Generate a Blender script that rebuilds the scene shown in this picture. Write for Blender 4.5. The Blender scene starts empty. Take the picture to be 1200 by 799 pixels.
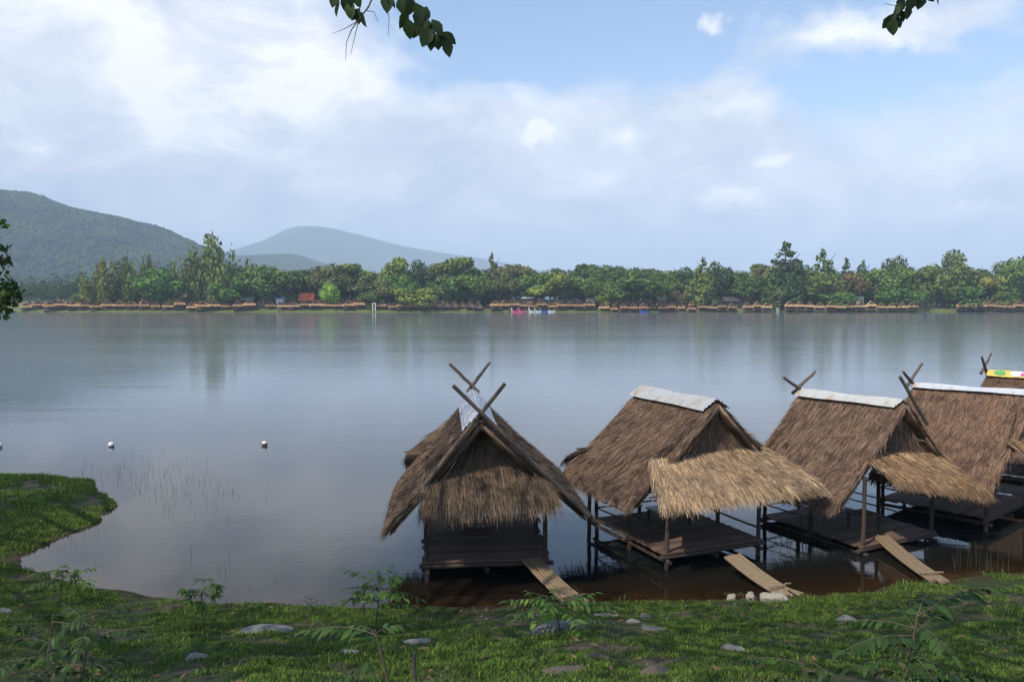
import bpy, math, random
import numpy as np
from mathutils import Vector, Matrix

random.seed(4); RNG = np.random.default_rng(4)
SC = bpy.context.scene
COL = SC.collection
PI = math.pi
H = 5.7; FPX = 942.0; HOR = 352.0
TH = math.atan((399.5 - HOR) / FPX)

# ------------------------------------------------------------------ measuring: photo pixel (1200x799) -> world
def ray(px, py):
    u = (px - 600.0) / FPX; v = (399.5 - py) / FPX
    c, s = math.cos(TH), math.sin(TH)
    return Vector((u, c + v * s, -s + v * c))
def at_z(px, py, z):
    d = ray(px, py); t = (z - H) / d.z
    return Vector((0, 0, H)) + d * t
def at_y(px, py, y):
    d = ray(px, py); return Vector((0, 0, H)) + d * (y / d.y)

SUN_EL, SUN_AZ = math.radians(50), math.radians(-137)      # azimuth from +Y towards +X
SUN = Vector((math.sin(SUN_AZ) * math.cos(SUN_EL), math.cos(SUN_AZ) * math.cos(SUN_EL), math.sin(SUN_EL)))

# ------------------------------------------------------------------ node helpers
def new_mat(name):
    m = bpy.data.materials.new(name); m.use_nodes = True
    nt = m.node_tree; nt.nodes.clear()
    out = nt.nodes.new('ShaderNodeOutputMaterial')
    p = nt.nodes.new('ShaderNodeBsdfPrincipled')
    nt.links.new(p.outputs[0], out.inputs[0])
    return m, nt, p
def N(nt, t, **kw):
    n = nt.nodes.new(t)
    for k, v in kw.items():
        if k.startswith('i_'):
            key = k[2:]
            n.inputs[int(key) if key.isdigit() else key].default_value = v
        else: setattr(n, k, v)
    return n
def math_n(nt, op, a, b=None, c=None):
    n = nt.nodes.new('ShaderNodeMath'); n.operation = op
    for i, x in enumerate((a, b, c)):
        if x is None: continue
        if isinstance(x, (int, float)): n.inputs[i].default_value = x
        else: nt.links.new(x, n.inputs[i])
    return n.outputs[0]
def ramp(nt, fac, stops, interp='LINEAR'):
    n = nt.nodes.new('ShaderNodeValToRGB'); n.color_ramp.interpolation = interp
    e = n.color_ramp.elements
    while len(e) < len(stops): e.new(.5)
    for i, (p, c) in enumerate(stops):
        e[i].position = p; e[i].color = (*c, 1) if len(c) == 3 else c
    nt.links.new(fac, n.inputs[0]); return n.outputs[0]
def mixc(nt, fac, a, b, mode='MIX'):
    n = nt.nodes.new('ShaderNodeMix'); n.data_type = 'RGBA'; n.blend_type = mode
    for i, x in ((0, fac), (6, a), (7, b)):
        if isinstance(x, (int, float)): n.inputs[i].default_value = x
        elif isinstance(x, tuple): n.inputs[i].default_value = (*x, 1) if len(x) == 3 else x
        else: nt.links.new(x, n.inputs[i])
    return n.outputs[2]
def noise(nt, vec, scale, detail=4, rough=.55, dist=0):
    n = nt.nodes.new('ShaderNodeTexNoise')
    n.inputs['Scale'].default_value = scale; n.inputs['Detail'].default_value = detail
    n.inputs['Roughness'].default_value = rough; n.inputs['Distortion'].default_value = dist
    if vec is not None: nt.links.new(vec, n.inputs['Vector'])
    return n.outputs['Fac']
def mapv(nt, vec, scale=(1, 1, 1), loc=(0, 0, 0)):
    n = nt.nodes.new('ShaderNodeMapping'); n.inputs['Scale'].default_value = scale; n.inputs['Location'].default_value = loc
    nt.links.new(vec, n.inputs['Vector']); return n.outputs[0]
def pos(nt): return nt.nodes.new('ShaderNodeNewGeometry').outputs['Position']
def objco(nt): return nt.nodes.new('ShaderNodeTexCoord').outputs['Object']
def island(nt): return nt.nodes.new('ShaderNodeNewGeometry').outputs['Random Per Island']
def bump(nt, p, h, strength=.5, dist=.02):
    b = nt.nodes.new('ShaderNodeBump'); b.inputs['Strength'].default_value = strength; b.inputs['Distance'].default_value = dist
    nt.links.new(h, b.inputs['Height']); nt.links.new(b.outputs[0], p.inputs['Normal'])

# ------------------------------------------------------------------ materials
def m_thatch(name, dark, mid, light):
    m, nt, p = new_mat(name)
    isl = island(nt)
    c = ramp(nt, isl, [(0, dark), (.45, mid), (.85, light), (1, tuple(min(1, x * 1.25) for x in light))])
    st = noise(nt, mapv(nt, objco(nt), (1.2, 1.2, 2.2)), 1.6, 5, .65)
    c = mixc(nt, 1.0, c, ramp(nt, st, [(.28, (.45, .43, .43)), (.5, (.95, .95, .96)), (.74, (1.3, 1.2, 1.05))]), 'MULTIPLY')
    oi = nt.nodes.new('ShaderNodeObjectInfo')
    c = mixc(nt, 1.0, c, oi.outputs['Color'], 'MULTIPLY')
    nt.links.new(c, p.inputs['Base Color']); p.inputs['Roughness'].default_value = .9
    p.inputs['Specular IOR Level'].default_value = .15
    return m
def m_wood(name, a, b, scale=(18, 18, 1.5)):
    m, nt, p = new_mat(name)
    n1 = noise(nt, mapv(nt, objco(nt), scale), 2.0, 6, .65)
    isl = island(nt)
    c = mixc(nt, n1, a, b)
    c = mixc(nt, 1.0, c, ramp(nt, isl, [(0, (.6, .6, .6)), (1, (1.3, 1.28, 1.22))]), 'MULTIPLY')
    nt.links.new(c, p.inputs['Base Color']); p.inputs['Roughness'].default_value = .8
    bump(nt, p, n1, .5, .01)
    return m
def m_plain(name, col, rough=.6, var=.25, scale=3.0):
    m, nt, p = new_mat(name)
    n1 = noise(nt, objco(nt), scale, 4)
    c = mixc(nt, n1, tuple(x * (1 - var) for x in col), tuple(min(1, x * (1 + var)) for x in col))
    nt.links.new(c, p.inputs['Base Color']); p.inputs['Roughness'].default_value = rough
    return m
def m_leaf(name, var=.45, trans=.25, objcol=True, col=(1, 1, 1), rough=.55):
    m, nt, p = new_mat(name)
    isl = island(nt)
    v = ramp(nt, isl, [(0, (1 - var, 1 - var, 1 - var)), (.6, (1, 1, 1)), (1, (1 + var, 1 + var * .85, 1 + var * .3))])
    if objcol:
        oi = nt.nodes.new('ShaderNodeObjectInfo'); base = oi.outputs['Color']
    else: base = col
    c = mixc(nt, 1.0, v, base, 'MULTIPLY')
    nt.links.new(c, p.inputs['Base Color']); p.inputs['Roughness'].default_value = rough
    p.inputs['Specular IOR Level'].default_value = .25
    if trans:
        t = nt.nodes.new('ShaderNodeBsdfTranslucent'); nt.links.new(c, t.inputs['Color'])
        mx = nt.nodes.new('ShaderNodeMixShader'); mx.inputs[0].default_value = trans
        out = [n for n in nt.nodes if n.type == 'OUTPUT_MATERIAL'][0]
        nt.links.new(p.outputs[0], mx.inputs[1]); nt.links.new(t.outputs[0], mx.inputs[2]); nt.links.new(mx.outputs[0], out.inputs[0])
    return m
def m_rock(name, a, b):
    m, nt, p = new_mat(name)
    n1 = noise(nt, objco(nt), 6, 8, .7); n2 = noise(nt, objco(nt), 1.7, 3)
    c = mixc(nt, ramp(nt, noise(nt, objco(nt), 17, 6, .75), [(.35, (0, 0, 0)), (.65, (1, 1, 1))]), a, b); c = mixc(nt, .4, c, mixc(nt, n1, a, b)); c = mixc(nt, ramp(nt, n2, [(.5, (0, 0, 0)), (.66, (1, 1, 1))]), c, (.07, .075, .05))
    nt.links.new(c, p.inputs['Base Color']); p.inputs['Roughness'].default_value = .9
    bump(nt, p, n1, 1.0, .06); return m
def m_tin(name):
    m, nt, p = new_mat(name)
    n1 = noise(nt, mapv(nt, objco(nt), (1, 2.5, 1)), 2.2, 6, .7); n2 = noise(nt, objco(nt), 14, 4, .7)
    c = mixc(nt, n2, (.36, .38, .40), (.52, .51, .47))
    c = mixc(nt, ramp(nt, n1, [(.50, (0, 0, 0)), (.68, (.8, .8, .8))]), c, (.36, .20, .11))
    oi = nt.nodes.new('ShaderNodeObjectInfo'); c = mixc(nt, 1, c, oi.outputs['Color'], 'MULTIPLY')
    nt.links.new(c, p.inputs['Base Color']); p.inputs['Roughness'].default_value = .5; p.inputs['Metallic'].default_value = .15
    return m

M = {}
M['thatch_old'] = m_thatch('thatch_old', (.115, .078, .056), (.215, .150, .107), (.30, .215, .153))
M['thatch_new'] = m_thatch('thatch_new', (.20, .128, .07), (.39, .27, .165), (.54, .395, .25))
M['wood_dark'] = m_wood('wood_dark', (.035, .025, .02), (.11, .075, .055))
M['wood_deck'] = m_wood('wood_deck', (.075, .046, .033), (.20, .122, .088), (3, 25, 25))
M['wood_pole'] = m_wood('wood_pole', (.07, .052, .042), (.17, .13, .10))
M['bamboo'] = m_wood('bamboo', (.11, .078, .048), (.36, .265, .165), (9, 9, 1.2))
M['tin'] = m_tin('tin')
M['leaf'] = m_leaf('leaf')
M['leaf_far'] = m_leaf('leaf_far', .5, .15, True, rough=.8)
M['bark'] = m_wood('bark', (.06, .045, .035), (.16, .12, .09), (6, 6, 1.5))
M['grass'] = m_leaf('grass', .6, .3, False, (.125, .205, .034), .7)
M['reed'] = m_leaf('reed', .4, .2, False, (.06, .075, .04), .7)
M['rock'] = m_rock('rock', (.10, .098, .088), (.36, .345, .31))
M['rock_warm'] = m_rock('rock_warm', (.26, .225, .17), (.50, .44, .345))
M['rock_brown'] = m_rock('rock_brown', (.07, .05, .04), (.17, .13, .11))
M['white'] = m_plain('white', (.72, .72, .70), .4, .08)
M['brownbuoy'] = m_plain('buoy_brown', (.20, .12, .07), .6)
M['pink'] = m_plain('pink', (.75, .10, .28), .35, .1)
M['blue'] = m_plain('blue', (.05, .12, .50), .35, .1)
M['green'] = m_plain('green_paint', (.12, .40, .12), .35, .1)
M['orange'] = m_plain('orange_roof', (.62, .13, .04), .7, .15, .4)
M['lightblue'] = m_plain('lightblue_roof', (.22, .42, .65), .5, .1)
M['greyroof'] = m_plain('grey_roof', (.42, .46, .50), .5, .15, .5)
M['plaster'] = m_plain('plaster', (.58, .52, .42), .8, .12, .5)
M['darkwall'] = m_plain('dark_wall', (.06, .055, .05), .8, .2, .5)
M['glass'] = m_plain('dark_glass', (.02, .025, .03), .1, .1)
M['yellow'] = m_plain('yellow_banner', (.62, .44, .06), .5, .06)
M['thatch_far'] = m_thatch('thatch_far', (.26, .178, .10), (.39, .272, .155), (.48, .345, .205))

# ------------------------------------------------------------------ mesh helpers
class MB:
    def __init__(s): s.v = []; s.f = []; s.m = []; s.mi = 0
    def quad(s, *pts):
        n = len(s.v); s.v += [tuple(p) for p in pts]; s.f.append(tuple(range(n, n + len(pts)))); s.m.append(s.mi)
    def box(s, c, d, rot=None, jit=0):
        c = Vector(c); n = len(s.v)
        R = rot if rot is not None else Matrix.Identity(3)
        for z in (-.5, .5):
            for y in (-.5, .5):
                for x in (-.5, .5):
                    q = R @ Vector((x * d[0], y * d[1], z * d[2]))
                    s.v.append(tuple(c + q + Vector((random.uniform(-jit, jit), random.uniform(-jit, jit), random.uniform(-jit, jit)))))
        for f in ((0, 2, 3, 1), (4, 5, 7, 6), (0, 1, 5, 4), (2, 6, 7, 3), (0, 4, 6, 2), (1, 3, 7, 5)):
            s.f.append(tuple(n + i for i in f)); s.m.append(s.mi)
    def tube(s, path, rad, n=8, cap=True):
        path = [Vector(p) for p in path]
        if isinstance(rad, (int, float)): rad = [rad] * len(path)
        base = len(s.v); up = None
        for i, p in enumerate(path):
            t = (path[min(i + 1, len(path) - 1)] - path[max(i - 1, 0)]).normalized()
            if up is None:
                up = Vector((0, 0, 1)) if abs(t.z) < .9 else Vector((1, 0, 0))
            a = (up - t * up.dot(t)).normalized(); b = t.cross(a); up = a
            for k in range(n):
                an = 2 * PI * k / n
                s.v.append(tuple(p + (a * math.cos(an) + b * math.sin(an)) * rad[i]))
        for i in range(len(path) - 1):
            for k in range(n):
                s.f.append((base + i * n + k, base + i * n + (k + 1) % n, base + (i + 1) * n + (k + 1) % n, base + (i + 1) * n + k)); s.m.append(s.mi)
        if cap:
            s.f.append(tuple(base + k for k in range(n))[::-1]); s.m.append(s.mi)
            e = base + (len(path) - 1) * n
            s.f.append(tuple(e + k for k in range(n))); s.m.append(s.mi)
    def pole(s, a, b, r0, r1=None, seg=5, wob=.012, n=8):
        a = Vector(a); b = Vector(b); r1 = r0 if r1 is None else r1
        pts = []; rr = []
        for i in range(seg + 1):
            t = i / seg; q = a.lerp(b, t)
            if 0 < i < seg: q = q + Vector((random.uniform(-wob, wob), random.uniform(-wob, wob), random.uniform(-wob, wob)))
            pts.append(q); rr.append((r0 + (r1 - r0) * t) * random.uniform(.92, 1.08))
        s.tube(pts, rr, n)
    def build(s, name, mats, parent=None, smooth=False):
        me = bpy.data.meshes.new(name); me.from_pydata(s.v, [], s.f)
        mats = mats if isinstance(mats, (list, tuple)) else [mats]
        for m in mats: me.materials.append(m)
        if len(mats) > 1: me.polygons.foreach_set('material_index', s.m)
        if smooth: me.polygons.foreach_set('use_smooth', [True] * len(me.polygons))
        me.update()
        return link(name, me, parent)
def link(name, me, parent=None):
    o = bpy.data.objects.new(name, me); COL.objects.link(o)
    if parent is not None: o.parent = parent
    return o
def np_mesh(name, verts, faces, mat, parent=None, smooth=False):
    me = bpy.data.meshes.new(name)
    verts = np.asarray(verts, dtype=np.float32).reshape(-1, 3); faces = np.asarray(faces, dtype=np.int32)
    k = faces.shape[1]
    me.vertices.add(len(verts)); me.vertices.foreach_set('co', verts.ravel())
    me.loops.add(faces.size); me.loops.foreach_set('vertex_index', faces.ravel())
    me.polygons.add(len(faces)); me.polygons.foreach_set('loop_start', np.arange(0, faces.size, k, dtype=np.int32))
    me.materials.append(mat); me.update(calc_edges=True)
    if smooth: me.polygons.foreach_set('use_smooth', np.ones(len(faces), dtype=bool))
    return link(name, me, parent)
def thing(name, label, cat, loc=(0, 0, 0), rz=0, group=None):
    o = bpy.data.objects.new(name, None); COL.objects.link(o); o.empty_display_size = .2
    o.location = loc; o.rotation_euler = (0, 0, rz)
    return tag(o, label, cat, group)
def tag(o, label, cat, group=None, kind=None):
    o['label'] = label; o['category'] = cat
    if group: o['group'] = group
    if kind: o['kind'] = kind
    return o
def struct(o):
    o['kind'] = 'structure'; return o
def norm(a): return a / np.maximum(1e-9, np.linalg.norm(a, axis=-1, keepdims=True))

# value noise in numpy for terrain
_perm = np.random.default_rng(11).random((256, 256))
def vnoise(x, y):
    x = np.asarray(x, float); y = np.asarray(y, float)
    xi = np.floor(x).astype(int); yi = np.floor(y).astype(int); fx = x - xi; fy = y - yi
    fx = fx * fx * (3 - 2 * fx); fy = fy * fy * (3 - 2 * fy)
    g = lambda a, b: _perm[a % 256, b % 256]
    return (g(xi, yi) * (1 - fx) + g(xi + 1, yi) * fx) * (1 - fy) + (g(xi, yi + 1) * (1 - fx) + g(xi + 1, yi + 1) * fx) * fy
def fbm(x, y, o=4):
    r = 0; a = .5
    for i in range(o): r = r + a * vnoise(x * 2 ** i + 17.3 * i, y * 2 ** i + 5.1 * i); a *= .5
    return r
def sstep(a, b, x):
    t = np.clip((x - a) / (b - a), 0, 1); return t * t * (3 - 2 * t)

# ------------------------------------------------------------------ terrain
SHORE = [(-90, 29), (-30, 27), (-18, 26.4), (-15.0, 26.0), (-13.2, 25.2), (-11.9, 23.6), (-11.0, 22.0), (-10.6, 20.6), (-10.7, 19.2), (-10.9, 18.4),
         (-11.2, 17.6), (-10.7, 16.95), (-9.9, 16.5), (-8.0, 15.5), (-4.8, 14.8), (-1.6, 14.75), (1.6, 14.95), (4.05, 15.1), (5.7, 15.3), (8.5, 16.0),
         (10.4, 16.5), (16, 18.8), (25, 23), (60, 36), (140, 60), (140, -90), (-90, -90)]
def poly_sd(X, Y, poly):
    X = np.asarray(X, float); Y = np.asarray(Y, float)
    d = np.full(X.shape, 1e9); ins = np.zeros(X.shape, bool)
    n = len(poly)
    for i in range(n):
        ax, ay = poly[i]; bx, by = poly[(i + 1) % n]
        ex, ey = bx - ax, by - ay
        t = np.clip(((X - ax) * ex + (Y - ay) * ey) / (ex * ex + ey * ey), 0, 1)
        d = np.minimum(d, np.hypot(X - ax - t * ex, Y - ay - t * ey))
        c = ((ay > Y) != (by > Y)) & (X < (bx - ax) * (Y - ay) / (by - ay + 1e-12) + ax)
        ins ^= c
    return np.where(ins, d, -d)
def near_sd(X, Y):
    return poly_sd(X, Y, SHORE) + (fbm(np.asarray(X) * .9, np.asarray(Y) * .9, 3) - .44) * .7
FARSHORE = [(-2000, 760), (-420, 620), (-285, 470), (-247, 399), (-236, 385.5), (-150, 385.5), (-60, 385.5), (0, 386), (70, 387), (100, 388.5), (125, 388.5), (180, 388), (196, 386), (212, 386), (236, 386.5), (300, 378), (330, 300), (2000, 250)]
def far_sd(X, Y):
    X = np.asarray(X, float)
    ys = np.interp(X, [p[0] for p in FARSHORE], [p[1] for p in FARSHORE])
    return np.asarray(Y) - ys + (fbm(X * .08, X * 0 + 3, 3) - .44) * 3
def ground_z(X, Y):
    X = np.asarray(X, float); Y = np.asarray(Y, float)
    s = near_sd(X, Y)
    spit = sstep(16.5, 19.5, Y) * (1 - sstep(-11, -8, X))
    sl = .29 - .22 * spit
    zn = np.where(s > 0, np.where(s < 1.2, .17 * s * (1 - .3 * spit), .17 * 1.2 * (1 - .3 * spit) + sl * (s - 1.2)), np.maximum(-1.8, .22 * s))
    zn = np.minimum(zn, 4.6)
    zn = zn + np.where(s > .3, (fbm(X * .8, Y * .8, 4) - .47) * .22 * np.clip(s, 0, 1), 0)
    f = far_sd(X, Y)
    zf = np.where(f > 0, np.minimum(.28 * f, 1.6 + np.clip(f - 6, 0, 200) * .012), np.maximum(-1.8, .15 * f))
    return np.maximum(zn, zf)
def gz(x, y): return float(ground_z(np.array([x]), np.array([y]))[0])

def lines(a, b, step, lo, hi, g=1.12):
    mid = list(np.arange(a, b + 1e-6, step)); L = []; x = a; s = step
    while x > lo: s *= g; x -= s; L.append(x)
    R = []; x = b; s = step
    while x < hi: s *= g; x += s; R.append(x)
    return np.array(L[::-1] + mid + R)
GX = lines(-18, 16, .22, -9500, 9500)
GY = np.unique(np.concatenate([lines(3, 27, .22, -300, 360, 1.1), np.arange(362, 400, 1.5), lines(400, 402, 2, 400, 10000, 1.15)]))
GY.sort()
def grid_mesh(name, xs, ys, zf, mat, smooth=True):
    X, Y = np.meshgrid(xs, ys); Z = zf(X, Y)
    nx, ny = len(xs), len(ys)
    idx = np.arange(nx * ny).reshape(ny, nx)
    F = np.stack([idx[:-1, :-1], idx[:-1, 1:], idx[1:, 1:], idx[1:, :-1]], -1).reshape(-1, 4)
    return np_mesh(name, np.stack([X, Y, Z], -1), F, mat, None, smooth), X, Y

m, nt, p = new_mat('ground')
P_ = pos(nt); sep = N(nt, 'ShaderNodeSeparateXYZ'); nt.links.new(P_, sep.inputs[0])
n1 = noise(nt, P_, .9, 6, .65); n2 = noise(nt, P_, 7, 6, .7); n3 = noise(nt, P_, 45, 3, .7)
gr = mixc(nt, n2, (.020, .034, .010), (.050, .075, .020))
dirt = mixc(nt, n3, (.06, .042, .028), (.15, .115, .08))
c = mixc(nt, ramp(nt, n1, [(.50, (0, 0, 0)), (.62, (1, 1, 1))]), gr, dirt)
wet = ramp(nt, math_n(nt, 'ADD', sep.outputs['Z'], math_n(nt, 'MULTIPLY', n2, .08)), [(.04, (1, 1, 1)), (.13, (0, 0, 0))])
c = mixc(nt, wet, c, (.05, .032, .02))
nf = noise(nt, P_, .12, 4); 
fard = mixc(nt, nf, (.09, .13, .03), (.24, .18, .11))
farm = ramp(nt, math_n(nt, 'MULTIPLY', sep.outputs['Y'], .001), [(.2, (0, 0, 0)), (.3, (1, 1, 1))])
edge = ramp(nt, math_n(nt, 'MULTIPLY', sep.outputs['Z'], .1), [(.12, (.10, .15, .025)), (.17, (.22, .16, .10))])
fard = mixc(nt, .6, fard, edge)
c = mixc(nt, farm, c, fard)
nt.links.new(c, p.inputs['Base Color']); p.inputs['Roughness'].default_value = .95; p.inputs['Specular IOR Level'].default_value = .2
bump(nt, p, n3, .5, .03)
g_ob, _, _ = grid_mesh('ground', GX, GY, ground_z, m); struct(g_ob)

# ------------------------------------------------------------------ water
m, nt, p = new_mat('water')
P_ = pos(nt)
at = N(nt, 'ShaderNodeAttribute', attribute_name='shore_distance')
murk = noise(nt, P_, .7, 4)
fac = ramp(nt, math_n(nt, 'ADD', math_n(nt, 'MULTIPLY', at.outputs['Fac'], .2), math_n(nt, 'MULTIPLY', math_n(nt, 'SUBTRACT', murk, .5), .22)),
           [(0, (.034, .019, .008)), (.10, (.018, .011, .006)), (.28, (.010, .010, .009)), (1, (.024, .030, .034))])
fac = mixc(nt, ramp(nt, math_n(nt, 'MULTIPLY', at.outputs['Fac'], 1 / 60), [(.08, (0, 0, 0)), (.5, (1, 1, 1))]), fac, (.135, .152, .162))  # open water paled in its body colour to make up for weak sky reflection
nt.links.new(fac, p.inputs['Base Color'])
p.inputs['IOR'].default_value = 1.333; p.inputs['Roughness'].default_value = .03
wv1 = noise(nt, mapv(nt, P_, (1.0, 2.2, 1)), 2.6, 3, .5, .4)
wv2 = noise(nt, mapv(nt, P_, (.35, 1.0, 1)), .55, 2, .5)
patch = noise(nt, mapv(nt, P_, (.006, .045, 1)), 1.0, 4, .6)
amp = ramp(nt, patch, [(.35, (.25, .25, .25)), (.65, (1, 1, 1))])
hgt = math_n(nt, 'ADD', math_n(nt, 'MULTIPLY', wv1, .012), math_n(nt, 'MULTIPLY', wv2, .03))
opn = ramp(nt, math_n(nt, 'MULTIPLY', at.outputs['Fac'], 1 / 60), [(.02, (.45, .45, .45)), (.12, (.8, .8, .8)), (.9, (1.5, 1.5, 1.5))])
hgt = math_n(nt, 'MULTIPLY', math_n(nt, 'MULTIPLY', hgt, amp), opn)
nt.links.new(ramp(nt, math_n(nt, 'MULTIPLY', at.outputs['Fac'], 1 / 60), [(.05, (.02, .02, .02)), (.95, (.10, .10, .10))]), p.inputs['Roughness'])
b = N(nt, 'ShaderNodeBump'); b.inputs['Strength'].default_value = 1.0; b.inputs['Distance'].default_value = .55
nt.links.new(hgt, b.inputs['Height']); nt.links.new(b.outputs[0], p.inputs['Normal'])
wx = lines(-18, 16, .4, -2000, 2000, 1.15); wy = lines(8, 30, .4, -60, 800, 1.12)
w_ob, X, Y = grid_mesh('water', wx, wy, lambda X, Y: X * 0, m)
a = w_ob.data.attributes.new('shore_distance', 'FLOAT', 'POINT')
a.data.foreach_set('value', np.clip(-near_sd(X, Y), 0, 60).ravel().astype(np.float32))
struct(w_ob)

# ------------------------------------------------------------------ hills and mountain
m, nt, p = new_mat('hillside')
P_ = pos(nt)
c = mixc(nt, noise(nt, P_, .012, 6, .65), (.018, .035, .014), (.055, .085, .03))
c = mixc(nt, ramp(nt, noise(nt, P_, .004, 4, .6), [(.52, (0, 0, 0)), (.66, (1, 1, 1))]), c, (.085, .105, .04))
nt.links.new(c, p.inputs['Base Color']); p.inputs['Roughness'].default_value = .95; p.inputs['Specular IOR Level'].default_value = .1
M['hillside'] = m
def ridge_hill(name, prof, y0, yf, yb, res, rough, x0, x1):
    xs_ = [(q[0] - 600) / FPX * y0 for q in prof]; zs_ = [H + (HOR - q[1]) / FPX * y0 for q in prof]
    def zf(X, Y):
        R = np.interp(X + (fbm(X / 160, Y / 160, 3) - .45) * 120 * rough, xs_, zs_)
        t = np.where(Y < y0, sstep(yf, y0, Y) ** 1.15, 1 - .9 * sstep(y0, yb, Y))
        k = fbm(X / (y0 * .09), Y / (y0 * .13), 5) - .47
        rav = k * R * rough * (1.9 if y0 == 2100 else 1) * np.clip(1.25 * (1 - np.abs(t - .5) * 1.7), .07 if y0 == 2100 else .3, 1)
        return np.maximum(2.0 - 40 * (t <= 0), R * t + rav)
    o, _, _ = grid_mesh(name, np.arange(x0, x1, res), np.arange(yf, yb, res), zf, M['hillside'])
    struct(o); return zf
hill_z = ridge_hill('forested_hill', [(-900, 300), (-400, 205), (-200, 212), (0, 229), (40, 234), (100, 247), (150, 259), (195, 275), (225, 290), (250, 302), (280, 314), (320, 327), (380, 341), (470, 353), (700, 362)],
           2100, 1150, 3200, 19, .5, -3200, 420)
ridge_hill('low_hill', [(0, 330), (150, 312), (260, 301), (300, 299), (345, 299), (375, 308), (420, 320), (480, 332), (560, 345), (700, 356)], 3600, 2800, 4600, 34, .3, -3600, 560)
ridge_hill('mountain', [(-300, 350), (0, 330), (150, 310), (235, 300), (280, 293), (312, 283), (336, 273), (346, 268), (372, 267), (398, 270), (430, 277), (470, 288), (520, 297), (560, 303), (600, 311), (635, 318), (680, 332), (730, 350), (900, 358)],
           7500, 6000, 9300, 65, .26, -7000, 2700)

m, nt, p = new_mat('forest_leaves')
P_ = pos(nt); isl = island(nt)
c = ramp(nt, noise(nt, P_, .0065, 5, .65), [(.34, (.018, .040, .026)), (.50, (.034, .062, .032)), (.62, (.066, .098, .038)), (.72, (.042, .072, .034))])
c = mixc(nt, 1, c, ramp(nt, isl, [(0, (.6, .62, .65)), (.6, (1, 1, 1)), (1, (1.4, 1.3, 1.1))]), 'MULTIPLY')
nt.links.new(c, p.inputs['Base Color']); p.inputs['Roughness'].default_value = .9; p.inputs['Specular IOR Level'].default_value = .1
M['forest'] = m
# forest covering the hill: one uncountable mass
def ico(sub):
    import bmesh
    bm = bmesh.new(); bmesh.ops.create_icosphere(bm, subdivisions=sub, radius=1)
    v = np.array([q.co[:] for q in bm.verts]); f = np.array([[q.index for q in t.verts] for t in bm.faces]); bm.free(); return v, f
IV, IF = ico(1)
def blob_mass(name, X, Y, Z, R, mat, label, color):
    n = len(X); k = len(IV)
    V = np.repeat(IV[None], n, 0) * (1 + RNG.normal(0, .22, (n, k, 1)))
    V = V * (R[:, None, None] * np.stack([np.ones(n), np.ones(n), RNG.uniform(.75, 1.15, n)], -1)[:, None, :])
    V = V + np.stack([X, Y, Z], -1)[:, None, :]
    F = (IF[None] + (np.arange(n) * k)[:, None, None]).reshape(-1, 3)
    o = np_mesh(name, V, F, mat); o.color = (*color, 1)
    return tag(o, label, 'forest', None, 'stuff')
n = 46000
X = RNG.uniform(-1750, -340, n); Y = RNG.uniform(1170, 2190, n); keep = (X / Y > -.72)
X, Y = X[keep], Y[keep]
Z = hill_z(X, Y); R = RNG.uniform(2.4, 5.8, len(X)) * (.7 + .6 * fbm(X / 80, Y / 80, 3))
blob_mass('hill_forest', X, Y, Z + R * .4, R, M['forest'], 'dense green forest covering the slopes of the big hill', (.060, .095, .034))

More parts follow.
